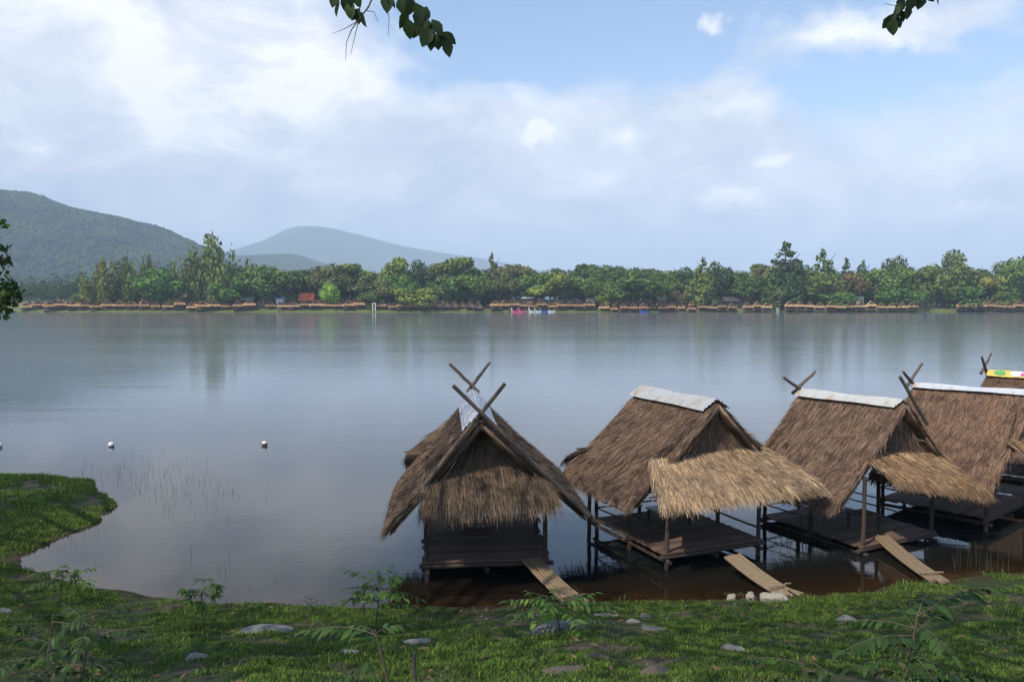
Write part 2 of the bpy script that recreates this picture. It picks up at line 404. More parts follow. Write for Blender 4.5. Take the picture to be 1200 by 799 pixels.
# ------------------------------------------------------------------ far trees
def crown_np(kind, seed, n):
    r = np.random.default_rng(seed); L = []
    if kind == 'round':
        for _ in range(17):
            d = norm(r.normal(size=3)); L.append((d[0] * .30, d[1] * .30, .58 + d[2] * .27 * (1 if d[2] > 0 else .9), r.uniform(.11, .20), 1.0))
    elif kind == 'spread':
        for _ in range(15):
            a = r.uniform(0, 2 * PI); q = r.uniform(.05, .38); L.append((q * math.cos(a), q * math.sin(a), r.uniform(.5, .9) - q * .35, r.uniform(.10, .17), .75))
    elif kind == 'airy':
        for _ in range(22):
            a = r.uniform(0, 2 * PI); q = abs(r.normal(0, .19)); top = 1 - q * r.uniform(.5, 1.5); b = r.uniform(.05, .25)
            for t in np.linspace(0, 1, 9): L.append((q * (.7 + .6 * t) * math.cos(a), q * (.7 + .6 * t) * math.sin(a), b + (top - b) * t, .115 * (1 - .75 * t) + .012, 1.5))
    elif kind == 'cone':
        for t in np.linspace(0, 1, 14):
            k = max(2, int(9 * (1 - t) + 1))
            for i in range(k):
                a = r.uniform(0, 2 * PI); q = .34 * (1 - t) ** .75 * r.uniform(.6, 1.15); L.append((q * math.cos(a), q * math.sin(a), .16 + .8 * t + r.uniform(-.03, .03), .05 + .09 * (1 - t), .7))
    elif kind == 'umbrella':
        for _ in range(12):
            a = r.uniform(0, 2 * PI); q = r.uniform(0, .38); L.append((q * math.cos(a), q * math.sin(a), r.uniform(.72, .93) - q * .2, r.uniform(.08, .13), .55))
    elif kind == 'bush':
        for _ in range(14):
            a = r.uniform(0, 2 * PI); q = r.uniform(0, .36); L.append((q * math.cos(a), q * math.sin(a), r.uniform(.12, .78) * (1 - q * .6), r.uniform(.14, .22), .9))
    L = np.array(L); w = L[:, 3] ** 2; pick = r.choice(len(L), n, p=w / w.sum())
    d = norm(r.normal(size=(n, 3))); rad = L[pick, 3] * r.uniform(.55, 1.12, n) ** .7
    c = L[pick, :3] + d * rad[:, None] * np.stack([np.ones(n), np.ones(n), L[pick, 4]], -1)
    nrm = norm(d + r.normal(0, .45, (n, 3)) + np.array([0, 0, .25]))
    t1 = norm(np.cross(nrm, r.normal(size=(n, 3)))); t2 = np.cross(nrm, t1)
    if kind == 'airy': t1 = norm(t1 * .4 + np.array([0, 0, 1.])); t2 = norm(np.cross(nrm, t1))
    s = r.uniform(.015, .040, n)[:, None]; s2 = s * (.55 if kind == 'airy' else .8)
    V = np.stack([c - t1 * s, c + t2 * s2 - nrm * s * .3, c + t1 * s, c - t2 * s2 - nrm * s * .3], 1)
    V[..., 2] = np.maximum(V[..., 2], .02)
    return V.reshape(-1, 3), np.arange(n * 4).reshape(-1, 4)
def trunk_mesh(kind, seed):
    random.seed(seed); mb = MB()
    hgt = {'cone': .9, 'airy': .85, 'bush': .4}.get(kind, .62)
    mb.pole((0, 0, -.02), (0, 0, hgt), .022, .007, 5, .012, 6)
    for i in range(6):
        a = i * 1.05 + random.random(); z = random.uniform(.2, .5) * hgt / .62
        mb.pole((0, 0, z), (.24 * math.cos(a), .24 * math.sin(a), z + random.uniform(.1, .3)), .010, .004, 3, .01, 5)
    me = mb.build('trunk', M['bark']); d = me.data; bpy.data.objects.remove(me); return d
TREE = {}
for kind, n in (('round', 3200), ('spread', 2600), ('airy', 4200), ('cone', 3600), ('umbrella', 1300), ('bush', 1900)):
    TREE[kind] = []
    for s in range(3):
        V, F = crown_np(kind, 31 * s + len(kind), n)
        o = np_mesh('crown', V, F, M['leaf_far']); d = o.data; bpy.data.objects.remove(o)
        TREE[kind].append((trunk_mesh(kind, s + 7), d))
random.seed(21)
def far_tree(px, top, w, kind, col, y, label, group=None, name='tree', cat='tree', base=None):
    x = (px - 600) / FPX * y; zb = gz(x, y) - .2
    zt = H + (HOR - top) / FPX * y; h = zt - zb
    t = thing(name, label, cat, (x, y, zb), random.uniform(0, 2 * PI), group)
    tm, cm = TREE[kind][random.randrange(3)]
    W = w / FPX * y * (1.75 if kind in ('round', 'cone', 'airy') else 1.55)
    for nm, d in (('trunk', tm), ('crown', cm)):
        o = link(nm, d, t)
        o.scale = (W, W, h) if nm == 'crown' else (max(W, h * .6), max(W, h * .6), h)
        k = random.uniform(.9, 1.1)
        k *= 1.95; o.color = (col[0] * k * 1.02 * random.uniform(.93, 1.07), col[1] * k, col[2] * k * .9, 1) if nm == 'crown' else (1, 1, 1, 1)
    return t
G1 = (.066, .104, .022); G2 = (.052, .086, .020); GD = (.036, .060, .022); OL = (.074, .098, .025); YG = (.115, .150, .030)
BR = (.074, .082, .030); LM = (.120, .210, .028); BG = (.058, .118, .024); AI = (.070, .092, .027); RD = (.085, .066, .030)
TREES = [
 (122, 305, 44, 'airy', (.092, .105, .025), 402, 'wispy olive tree, first above the far row of huts on the left'),
 (148, 303, 46, 'airy', OL, 412, 'wispy olive tree touching the first olive tree on the left'),
 (175, 299, 20, 'airy', AI, 420, 'narrow pointed wispy tree behind the round green tree'),
 (188, 315, 40, 'round', BG, 398, 'round bright green tree between two wispy olive trees'),
 (228, 298, 44, 'airy', OL, 410, 'wispy olive tree leaning against the tallest spiky tree'),
 (250, 276, 58, 'airy', AI, 408, 'tallest spiky feathery tree on the left shore, olive green'),
 (212, 326, 30, 'bush', OL, 400, 'low olive tree at the foot of the spiky feathery trees'),
 (272, 326, 32, 'round', BG, 396, 'round bright green tree in front of the tall spiky tree'),
 (300, 318, 32, 'round', G1, 406, 'mid green round tree left of the dense dark dome'),
 (328, 309, 48, 'round', G2, 400, 'dense dark green dome tree left of the orange roof'),
 (362, 313, 34, 'spread', GD, 412, 'dark spreading tree directly behind the orange roof'),
 (384, 310, 40, 'round', BR, 408, 'brownish tree right behind the lime sapling'),
 (412, 305, 46, 'spread', OL, 415, 'broad olive tree topping the treeline behind the brownish tree'),
 (387, 332, 17, 'round', LM, 394, 'small lime green sapling right of the orange roof'),
 (440, 326, 36, 'round', BR, 400, 'brown tinged round tree left of the airy yellow green tree'),
 (436, 336, 30, 'bush', G2, 396, 'low dark green bush tree under the brown tinged tree'),
 (464, 297, 36, 'spread', YG, 415, 'tall airy yellow green tree standing above its neighbours'),
 (490, 306, 24, 'round', GD, 420, 'dark bluish tree just right of the tall airy yellow green tree'),
 (488, 331, 46, 'bush', YG, 394, 'low lime yellow bushy tree by the thatched gables'),
 (470, 322, 30, 'round', BG, 404, 'mid green tree behind the lime yellow bush'),
 (515, 304, 30, 'spread', BR, 418, 'brownish green tree between dark bluish and pale airy trees'),
 (538, 297, 44, 'spread', OL, 416, 'pale airy olive tree, broad, above the row of dark gables'),
 (528, 322, 36, 'round', G2, 402, 'dark green tree behind the row of pointed gables'),
 (556, 320, 40, 'round', G1, 400, 'round green tree right of the pointed gables'),
 (577, 296, 20, 'cone', BR, 412, 'narrow brownish tree with a pointed top'),
 (604, 299, 34, 'spread', BR, 410, 'ragged brown pine like tree above the pink boats'),
 (590, 316, 28, 'round', BR, 403, 'brown shaded tree under the ragged pine like tree'),
 (627, 318, 30, 'round', G1, 404, 'green tree just right of the ragged brown tree'),
 (650, 314, 48, 'spread', YG, 400, 'broad pale green tree behind the silver roofed kiosk'),
 (683, 303, 24, 'umbrella', GD, 425, 'dark umbrella topped tree above the middle treeline'),
 (682, 322, 40, 'round', G1, 402, 'green round tree under the umbrella topped tree'),
 (708, 309, 34, 'round', G2, 415, 'dark green tree right of the umbrella topped tree'),
 (706, 326, 24, 'bush', YG, 396, 'yellow green bushy tree left of the dense round tree'),
 (742, 323, 52, 'round', G2, 396, 'dense round dark tree at the left end of the long pale building'),
 (732, 313, 32, 'round', G2, 420, 'green tree behind the dense round tree'),
 (757, 312, 30, 'round', GD, 425, 'dark tree behind right of the dense round tree'),
 (778, 318, 30, 'round', G1, 410, 'green tree above the long pale building'),
 (794, 311, 28, 'round', GD, 425, 'dark round tree left of the tall leafy pair'),
 (792, 337, 20, 'bush', RD, 398, 'rusty orange bush by the long pale building'),
 (823, 302, 30, 'cone', OL, 398, 'tall leafy tree, lighter of the tall pair, by the dark roofs'),
 (845, 304, 25, 'round', GD, 404, 'tall dark tree, darker of the tall pair'),
 (866, 318, 30, 'round', G1, 410, 'mid green tree right of the tall dark tree'),
 (880, 322, 36, 'round', G2, 402, 'green rounded tree left of the tallest conical tree'),
 (892, 305, 30, 'spread', BR, 425, 'brownish thin tree behind, left of the tallest conical tree'),
 (878, 332, 16, 'bush', RD, 396, 'reddish bush under the green trees left of the conical tree'),
 (919, 283, 42, 'cone', GD, 402, 'tallest conical dark tree right of the centre'),
 (905, 310, 26, 'cone', OL, 399, 'olive tree at the left foot of the tallest conical tree'),
 (912, 336, 28, 'bush', BR, 394, 'brown green bush below the tallest conical tree'),
 (942, 312, 28, 'round', G2, 408, 'dark tree between the two conical trees'),
 (964, 292, 36, 'cone', G2, 410, 'second conical tree, slightly shorter and greener'),
 (967, 316, 34, 'round', OL, 400, 'olive green tree at the foot of the second conical tree'),
 (994, 318, 26, 'round', RD, 401, 'dull red leaved tree behind the bright hut row'),
 (980, 340, 44, 'bush', BG, 394, 'low bright green spreading tree behind the bright hut row'),
 (990, 302, 22, 'cone', GD, 415, 'small dark conical tree above the red leaved tree'),
 (1010, 304, 22, 'cone', GD, 418, 'small dark conical tree right of the red leaved tree'),
 (1025, 312, 40, 'round', G1, 406, 'green tree above the small white shelter'),
 (1047, 301, 28, 'round', GD, 425, 'dark crowned tree rising behind the green canopy'),
 (1052, 333, 46, 'bush', BG, 395, 'bright green low tree at the right end of the bright hut row'),
 (1060, 312, 30, 'round', G1, 410, 'green tree above the bright green low tree'),
 (1084, 308, 36, 'spread', OL, 402, 'thin olive tree with pale trunk beside the grassy gap'),
 (1113, 295, 38, 'round', (.070, .098, .028), 405, 'tall round topped tree above the grassy gap'),
 (1102, 318, 36, 'round', OL, 399, 'olive tree under the tall round topped tree'),
 (1130, 330, 44, 'bush', BG, 393, 'bright low leafy tree beside the last hut row'),
 (1140, 311, 30, 'round', G2, 415, 'dark green tree right of the tall round topped tree'),
 (1160, 316, 34, 'spread', (.13, .135, .03), 404, 'yellow flowering tree near the right edge'),
 (1172, 308, 34, 'round', OL, 410, 'olive tree behind the yellow flowering tree'),
 (1196, 300, 36, 'round', G1, 398, 'green tree at the right end of the treeline'),
 (1196, 296, 12, 'umbrella', GD, 430, 'dark spiky top above the right end of the treeline'),
 (1180, 336, 30, 'bush', G1, 394, 'low green tree behind the last hut row'),
]
for q in TREES: far_tree(*q)
i = 0
for px in range(268, 1260, 14):
    far_tree(px + random.uniform(-6, 6), random.uniform(311, 323), random.uniform(34, 48), random.choice(['round', 'round', 'spread']), random.choice([G1, G2, GD, GD, OL]),
             random.uniform(435, 470), 'green tree filling the back of the far treeline', 'back trees of the far treeline')
for px in range(1215, 1420, 24):
    far_tree(px, random.uniform(298, 315), 40, 'round', random.choice([G1, G2, OL]), random.uniform(398, 420), 'green tree beyond the right end of the treeline', 'trees beyond the right end of the treeline')
for px in list(range(105, 300, 22)):
    far_tree(px + random.uniform(-5, 5), random.uniform(328, 338), 34, 'bush', random.choice([G2, GD, OL]), random.uniform(425, 455), 'low dark tree behind the left row of huts', 'low trees behind the left row of huts')
# woods at the foot of the hill, left of the first olive trees: one mass of crowns
V_, F_ = crown_np('round', 5, 420); nV = len(V_)
Xs = RNG.uniform(-560, -150, 420); Ys = RNG.uniform(480, 830, 420); ok = (Xs / Ys > -.74) & (Xs / Ys < -.36)
Xs, Ys = Xs[ok], Ys[ok]; AV = []; AF = []
for k in range(len(Xs)):
    a = RNG.uniform(0, 6.28); h = RNG.uniform(13, 22); w = h * RNG.uniform(.8, 1.2)
    c, s = math.cos(a), math.sin(a)
    q = V_ * np.array([w, w, h]); AV.append(np.stack([q[:, 0] * c - q[:, 1] * s + Xs[k], q[:, 0] * s + q[:, 1] * c + Ys[k], q[:, 2] + 2], -1)); AF.append(F_ + k * nV)
o = np_mesh('woods', np.concatenate(AV), np.concatenate(AF), M['leaf_far']); o.color = (.060, .10, .034, 1)
tag(o, 'dark woods at the foot of the hill left of the olive trees', 'woods', None, 'stuff')

# scrub between the trees and low weeds along the far waterline
def bush_mass(name, label, n, xr, yr, hr, col, wf, seed, zoff=-.2):
    r = np.random.default_rng(seed); V_, F_ = crown_np('bush', seed, 110); AV = []; AF = []; k = 0
    for _ in range(n):
        x, y = r.uniform(*xr), r.uniform(*yr); z = gz(x, y)
        if z < .02: continue
        h = r.uniform(*hr); w = h * wf * r.uniform(.8, 1.4); a = r.uniform(0, 6.28); c, s = math.cos(a), math.sin(a); q = V_ * np.array([w, w, h]) * 1.0
        AV.append(np.stack([q[:, 0] * c - q[:, 1] * s + x, q[:, 0] * s + q[:, 1] * c + y, q[:, 2] + z + zoff], -1)); AF.append(F_ + k * len(V_)); k += 1
    o = np_mesh(name, np.concatenate(AV), np.concatenate(AF), M['leaf_far']); o.color = (*col, 1); return tag(o, label, 'undergrowth', None, 'stuff')
bush_mass('undergrowth', 'green undergrowth filling the gaps between the far trees', 800, (-215, 290), (408, 440), (4, 11), (.075, .125, .035), 1.3, 3)
bush_mass('weeds', 'yellow green weeds along the far waterline', 420, (-240, 262), (385.5, 389.5), (.3, 1.9), (.12, .165, .035), 1.8, 4)
# ------------------------------------------------------------------ far huts
def far_hut_mesh(seed, steep=1.0, skirt=True):
    random.seed(seed); mb = MB(); W = 2.15 if skirt else 2.9; y0, y1 = -2.2, 2.2; zr = 4.5 * steep; ze = 2.7 if skirt else 1.9
    def slab(a, b, c, d, t=.16):
        a, b, c, d = map(Vector, (a, b, c, d)); n_ = (b - a).cross(d - a).normalized() * t
        if n_.z < 0: n_ = -n_
        for q in ((a + n_, b + n_, c + n_, d + n_), (a, d, c, b), (a, b, b + n_, a + n_), (b, c, c + n_, b + n_), (c, d, d + n_, c + n_), (d, a, a + n_, d + n_)): mb.quad(*q)
    for s in (-1, 1):
        slab((0, y0 - .35, zr), (0, y1, zr), (s * W, y1, ze), (s * W, y0 - .1, ze), .2)
    if skirt:
        zt = random.uniform(2.75, 3.0); zb = random.uniform(1.75, 2.05); n_ = 9; lo = [zb + random.uniform(-.14, .12) for _ in range(n_ + 1)]
        for q in range(n_):
            f0, f1 = -1 + 2 * q / n_, -1 + 2 * (q + 1) / n_
            slab((W * 1.05 * f0, y0 + .1, zt), (W * 1.05 * f1, y0 + .1, zt), (2.75 * f1, y0 - 1.7, lo[q]), (2.75 * f0, y0 - 1.7, lo[q]), random.uniform(.08, .17))
    mb.mi = 1
    mb.quad((-W * .85, y0 + .45, ze), (W * .85, y0 + .45, ze), (0, y0 + .45, zr - .1))  # dark triangular sheet standing in for the shade inside the gable opening
    mb.box((0, y1 - .3, 1.3), (W * 2.2, .1, 1.6)); mb.box((0, -.6, .55), (5.0, 4.6, .16))
    for x in (-2.2, 2.2):
        for y in (y0 - 1.0, y1 - .3): mb.box((x, y, .4), (.18, .18, 3.2))
    me = mb.build('thatched_hut', [M['thatch_far'], M['wood_pole']]); d = me.data; bpy.data.objects.remove(me); return d
FH = [far_hut_mesh(1), far_hut_mesh(2, 1.08), far_hut_mesh(3, .95), far_hut_mesh(5, 1.12), far_hut_mesh(6, 1.0)]; FA = far_hut_mesh(4, 1.25, False)
random.seed(9)
def hut_row(px0, px1, step, y, zoff, label, group, tint=(1, 1, 1), mesh=None, sc=1.0, jit=1.8):
    px = px0; step *= .9
    while px <= px1:
        yy = y + random.uniform(-jit, jit); x = (px - 600) / FPX * yy
        o = link('thatched_hut', random.choice(mesh or FH)); o.location = (x, yy, max(gz(x, yy), 1.35) - .75 + zoff + random.uniform(-.3, .45))
        s = sc * random.uniform(.88, 1.12); o.scale = (s * random.uniform(.9, 1.08), s, s * random.uniform(.9, 1.15)); o.rotation_euler = (0, 0, -.85 * math.atan2(x, yy) + random.uniform(-.08, .08))
        k = random.uniform(.68, 1.12); o.color = (tint[0] * k, tint[1] * k, tint[2] * k, 1)
        tag(o, label, 'hut', group); px += step * random.uniform(.95, 1.05)
OR = (1.05, .90, .74); GY_ = (.90, .80, .70); TN = (1.1, 1.02, .88)
hut_row(32, 306, 15.6, 390, -.1, 'orange tan thatched hut in the front row on the far left shore', 'front row of huts on the far left shore', OR)
hut_row(36, 300, 17, 400, .1, 'orange tan thatched hut in the second row on the far left shore', 'second row of huts on the far left shore', (.95, .75, .65))
hut_row(318, 432, 14.5, 391, 0, 'brown thatched hut in the front row below the orange roof', 'front row of huts below the orange roof', GY_)
hut_row(322, 440, 15, 401, .6, 'brown thatched hut in the second row below the orange roof', 'second row of huts below the orange roof', GY_)
hut_row(448, 486, 13, 391, 0, 'brown thatched hut below the lime yellow bushy tree', 'huts below the lime yellow bushy tree', (.8, .72, .66))
hut_row(504, 566, 10.5, 391, 0, 'steep dark gabled thatched hut in the pointed row', 'steep gabled huts in the pointed row', (.95, .88, .78), [FA], .8)
hut_row(580, 700, 12.5, 391, .2, 'brown thatched hut in the row behind the pedal boats', 'row of huts behind the pedal boats', (.92, .80, .66), FH + [FA], .95)
hut_row(586, 714, 14, 402, 1.0, 'brown thatched hut in the upper row behind the pedal boats', 'upper row of huts behind the pedal boats', (.85, .74, .62), FH + [FA], .95)
hut_row(708, 812, 12.5, 389.5, -.6, 'tan thatched hut in the lower row before the long pale building', 'lower row before the long pale building', (1.0, .84, .72), None, .85)
hut_row(726, 815, 13.5, 398, .5, 'tan thatched hut in the upper row before the long pale building', 'upper row before the long pale building', (1.05, .84, .68), None, .85)
hut_row(824, 868, 12.5, 390, 0, 'dull thatched hut below the dark roofed hall', 'huts below the dark roofed hall', (.85, .76, .68), None, .85)
hut_row(876, 902, 12.3, 387, 0, 'golden thatched hut in the trio left of the white notice stand', 'golden trio left of the white notice stand', TN, None, .85)
hut_row(925, 1076, 13.4, 387, -.1, 'golden thatched hut in the bright row right of the conical tree', 'bright row of huts right of the conical tree', TN, None, .92)
hut_row(1126, 1260, 12.5, 386.5, 0, 'pale thatched hut in the last row beyond the grassy gap', 'last row of huts beyond the grassy gap', (.92, .80, .70), None, .92)
hut_row(1131, 1260, 14, 396, .3, 'pale thatched hut behind the last row beyond the grassy gap', 'huts behind the last row beyond the grassy gap', (.8, .7, .62), None, .92)

# far buildings
def building(name, label, px, y, w, d, hw, roof, rmat, wmat, over=.6, zoff=0, win=2):
    x = (px - 600) / FPX * y; t = thing(name, label, 'building', (x, y, gz(x, y) + zoff))
    mb = MB(); mb.box((0, 0, hw / 2), (w, d, hw)); mb.build('wall', wmat, t)
    mb = MB(); W = w / 2 + over; D = d / 2 + over
    mb.quad((-W, -D, hw), (W, -D, hw), (W, 0, hw + roof), (-W, 0, hw + roof)); mb.quad((W, D, hw), (-W, D, hw), (-W, 0, hw + roof), (W, 0, hw + roof))
    mb.quad((-W, -D, hw), (-W, 0, hw + roof), (-W, D, hw)); mb.quad((W, -D, hw), (W, D, hw), (W, 0, hw + roof)); mb.quad((-W, -D, hw - .02), (-W, D, hw - .02), (W, D, hw - .02), (W, -D, hw - .02))
    mb.build('roof', rmat, t)
    for i in range(win):
        mb = MB(); xx = -w / 2 + w * (i + .5) / win
        mb.box((xx, -d / 2 - .02, hw * .5), (min(1.4, w / win * .5), .08, hw * .45)); mb.build('window', M['glass'], t)
    return t
building('restaurant', 'low building with a bright orange roof among the trees', 360, 399, 6.4, 5, 3.9, 3.7, M['orange'], M['darkwall'], .5)
building('shed', 'small shed with a pale silver roof behind the left hut row', 291, 400, 5.5, 4, 4.1, 1.9, M['greyroof'], M['darkwall'], .5)
building('kiosk', 'small kiosk with a light blue roof among the brown huts', 329, 396, 3.4, 3, 4.6, 1.2, M['lightblue'], M['white'], .4, 0, 1)
building('pavilion', 'large orange thatched pavilion rising above the left hut row', 207, 401, 9, 5, 4.5, 1.9, M['thatch_far'], M['darkwall'], .6)
building('hut_tower', 'tall small thatched gable beside the large orange pavilion', 216, 398.5, 2.6, 3, 5.6, 1.8, M['thatch_far'], M['wood_dark'], .4, 0, 1)
building('silver_kiosk', 'kiosk with a silver white roof above the pedal boats', 619, 401, 6.0, 4, 4.9, .9, M['greyroof'], M['darkwall'], .5)
building('long_building', 'long pale cream building behind the tan hut rows', 798, 402, 23, 4, 4.7, 1.0, M['plaster'], M['plaster'], .6, 0, 9)
building('dark_hall', 'dark roofed open hall right of the tall dark tree', 858, 400, 8.5, 6, 3.6, 2.2, M['darkwall'], M['wood_dark'], .8, 0, 3)
building('dark_shed', 'low dark roofed shed under the tallest conical tree', 929, 398, 9, 5, 4.0, 1.0, M['darkwall'], M['wood_dark'], .6, 0, 2)
building('small_shelter', 'small white shelter behind the bright hut row', 1007, 400, 2.8, 2.8, 5.4, .7, M['white'], M['plaster'], .3, 0, 1)
building('domed_store', 'small white store with a dark opening above the brown huts', 692, 398, 4.4, 3, 4.6, .9, M['plaster'], M['white'], .4, 0, 1)

def car(px, y, label, col, zoff=0):
    x = (px - 600) / FPX * y; t = thing('parked_car', label, 'car', (x, y, gz(x, y) + zoff), random.uniform(-.2, .2))
    mb = MB()
    prof = [(-2.1, .35), (-2.15, .8), (-1.5, .95), (-.9, 1.5), (.9, 1.5), (1.5, 1.0), (2.1, .9), (2.15, .35)]
    n_ = len(prof)
    for s in (-1, 1): mb.quad(*[(a, s * .85, b) for a, b in (prof if s < 0 else prof[::-1])])
    for i in range(n_):
        a, b = prof[i], prof[(i + 1) % n_]; mb.quad((a[0], -.85, a[1]), (a[0], .85, a[1]), (b[0], .85, b[1]), (b[0], -.85, b[1]))
    mb.build('body', col, t)
    mb = MB(); mb.box((0, -.87, 1.2), (1.9, .04, .4)); mb.build('window', M['glass'], t)
    for sx in (-1.3, 1.3):
        mb = MB(); mb.tube([(sx, -.9, .33), (sx, .9, .33)], .33, 10); mb.build('wheel', M['darkwall'], t)
car(226, 403, 'white parked vehicle behind the left hut row', M['white'], 2.2); car(247, 404, 'dark parked vehicle right of the white one behind the left huts', M['glass'], 2.6)
car(640, 404, 'pale parked vehicle right of the silver kiosk', M['white'], 2.4)

# white stands at the waterside
def stand(px, y, w, h, label, mat='white'):
    x = (px - 600) / FPX * y; t = thing('white_stand', label, 'stand', (x, y, gz(x, y)))
    for s in (-1, 1):
        mb = MB(); mb.box((s * w / 2, 0, h / 2), (.38, .3, h)); mb.build('post', M[mat], t)
    mb = MB(); mb.box((0, -.02, h + .12), (w + .7, .34, .3)); mb.build('beam', M[mat], t)
stand(438.5, 387, 1.3, 3.6, 'white two legged gate standing on the far waterline'); stand(911, 386.5, .8, 2.1, 'small grey white notice stand at the far waterline', 'greyroof')

# pedal boats
def pedal_boat(px, py, mats, label, neck=True, y=None):
    q = at_y(px, py, 380 if py < 367 else 372); t = thing('pedal_boat', label, 'boat', (q.x, q.y, 0), random.uniform(-.25, .25), 'pedal boats at the far shore')
    L = 1.6; mb = MB(); secs = []
    for i in range(9):
        s = -1 + 2 * i / 8; wd = .95 * (1 - abs(s) ** 3 * .65); secs.append([(s * L, -wd, .75 + .25 * s * s), (s * L, -wd * .7, -.1), (s * L, wd * .7, -.1), (s * L, wd, .75 + .25 * s * s)])
    for a, b in zip(secs, secs[1:]):
        for k in range(4): mb.quad(a[k], a[(k + 1) % 4], b[(k + 1) % 4], b[k])
    mb.quad(*secs[0]); mb.quad(*secs[-1][::-1]); mb.build('hull', mats[0], t)
    mb = MB()
    for i in range(8):
        for j in range(4):
            f = lambda i, j: (1.3 * math.cos(PI * i / 8), -.9 + .45 * j, 1.75 + .45 * math.sin(PI * i / 8))
            mb.quad(f(i, j), f(i + 1, j), f(i + 1, j + 1), f(i, j + 1))
    mb.build('canopy', mats[1], t)
    for sx in (-1.2, 1.2):
        for sy in (-.8, .8):
            mb = MB(); mb.tube([(sx, sy, .6), (sx, sy, 1.85)], .05, 6); mb.build('post', mats[2], t)
    if neck:
        mb = MB(); mb.tube([(-1.4, 0, .7), (-1.75, 0, 1.3), (-1.75, 0, 1.9), (-1.5, 0, 2.25), (-1.95, 0, 2.1)], [.28, .2, .16, .22, .08], 8); mb.build('swan_neck', mats[2], t)
BT = 'swan pedal boat moored at the far shore, '
pedal_boat(603.5, 365.8, (M['pink'], M['pink'], M['white']), 'pink ' + BT + 'left of the pink pair')
pedal_boat(612.5, 365.8, (M['pink'], M['pink'], M['pink']), 'pink ' + BT + 'right of the pink pair')
pedal_boat(624, 365.8, (M['white'], M['pink'], M['white']), 'white ' + BT + 'beside the blue one')
pedal_boat(630.5, 365.6, (M['white'], M['white'], M['white']), 'all white ' + BT + 'touching the blue one')
pedal_boat(637.5, 365.9, (M['blue'], M['blue'], M['blue']), 'blue pedal boat moored at the far shore between white boats', False)
pedal_boat(646.5, 365.6, (M['white'], M['green'], M['white']), 'white pedal boat with a green canopy at the right of the moored boats', False)
pedal_boat(755, 369.4, (M['blue'], M['pink'], M['blue']), 'blue pedal boat alone on the open water', False)

# ------------------------------------------------------------------ near huts
def strands(p00, p10, p11, p01, dens, length, lift, wid=(.0035, .0085), jit=.17, fringe=.16, droop=.10, seed=0, rows=0):
    """straws laid down a patch; p00/p10 top edge, p01/p11 bottom edge"""
    r = np.random.default_rng(seed)
    p00, p10, p11, p01 = [np.array(q, float) for q in (p00, p10, p11, p01)]
    area = np.linalg.norm(np.cross(p10 - p00, p01 - p00)) / 2 + np.linalg.norm(np.cross(p10 - p11, p01 - p11)) / 2
    n = int(area * dens)
    u = r.random(n); v = r.random(n) ** .9
    if rows:
        v = (np.floor(v * rows) + r.normal(.35, .34, n)) / rows; v = np.clip(v, 0, 1)
    edge = r.random(n) < .16; v = np.where(edge, r.uniform(.86, 1.0, n), v)
    top = p00 + (p10 - p00) * u[:, None]; bot = p01 + (p11 - p01) * u[:, None]
    dv = bot - top; Ln = np.linalg.norm(dv, axis=1, keepdims=True); d = dv / Ln
    nrm = norm(np.cross(norm(p10 - p00)[None], d)); nrm = np.where(nrm[:, 2:3] < 0, -nrm, nrm)
    side = np.cross(nrm, d)
    l = np.clip(r.normal(length, length * .28, n), .08, None)
    d = norm(d + side * r.normal(0, jit, n)[:, None] + nrm * r.normal(0, .03, n)[:, None])
    a = top + dv * v[:, None] + nrm * (r.uniform(0, 1, n) ** 1.5 * lift)[:, None]
    Lmax = (1 - v) * Ln[:, 0] + np.abs(r.normal(fringe * .75, fringe * .6, n)) ; l = np.minimum(l, np.maximum(.06, Lmax))
    over = np.clip((v * Ln[:, 0] + l - Ln[:, 0]) / max(fringe, .01), 0, 1.4)
    b = a + d * (l * .55)[:, None]; c = a + d * l[:, None] + nrm * (r.uniform(-.2, 1, n) * lift * .8)[:, None]
    c[:, 2] -= over * droop; b[:, 2] -= over * droop * .25
    tw = r.normal(0, .55, n)[:, None]; w = side * np.cos(tw) + nrm * np.sin(tw)
    hw = r.uniform(wid[0], wid[1], n)[:, None]
    V = np.stack([a - w * hw, a + w * hw, b - w * hw * .95, b + w * hw * .95, c - w * hw * .35, c + w * hw * .35], 1)
    base = (np.arange(n) * 6)[:, None]
    F = np.concatenate([base + np.array([[0, 1, 3, 2]]), base + np.array([[2, 3, 5, 4]])], 0)
    return V.reshape(-1, 3), F
def slab_np(p00, p10, p11, p01, t):
    a, b, c, d = [np.array(q, float) for q in (p00, p10, p11, p01)]
    n_ = np.cross(b - a, d - a); n_ = n_ / np.linalg.norm(n_); n_ = n_ if n_[2] >= 0 else -n_
    lo = [q - n_ * t for q in (a, b, c, d)]
    V = np.array([a, b, c, d] + lo); F = np.array([[0, 1, 2, 3], [7, 6, 5, 4], [0, 4, 5, 1], [1, 5, 6, 2], [2, 6, 7, 3], [3, 7, 4, 0]]); return V, F
def thatch_obj(name, patches, mat, parent, color, slab=.06):
    VV, FF, o = [], [], 0
    for q in patches:
        pts = q[:4]; kw = q[4]
        for V, F in (strands(*pts, **kw), slab_np(*pts, slab)):
            VV.append(V); FF.append(F + o); o += len(V)
    ob = np_mesh(name, np.concatenate(VV), np.concatenate(FF), mat, parent); ob.color = (*color, 1); return ob

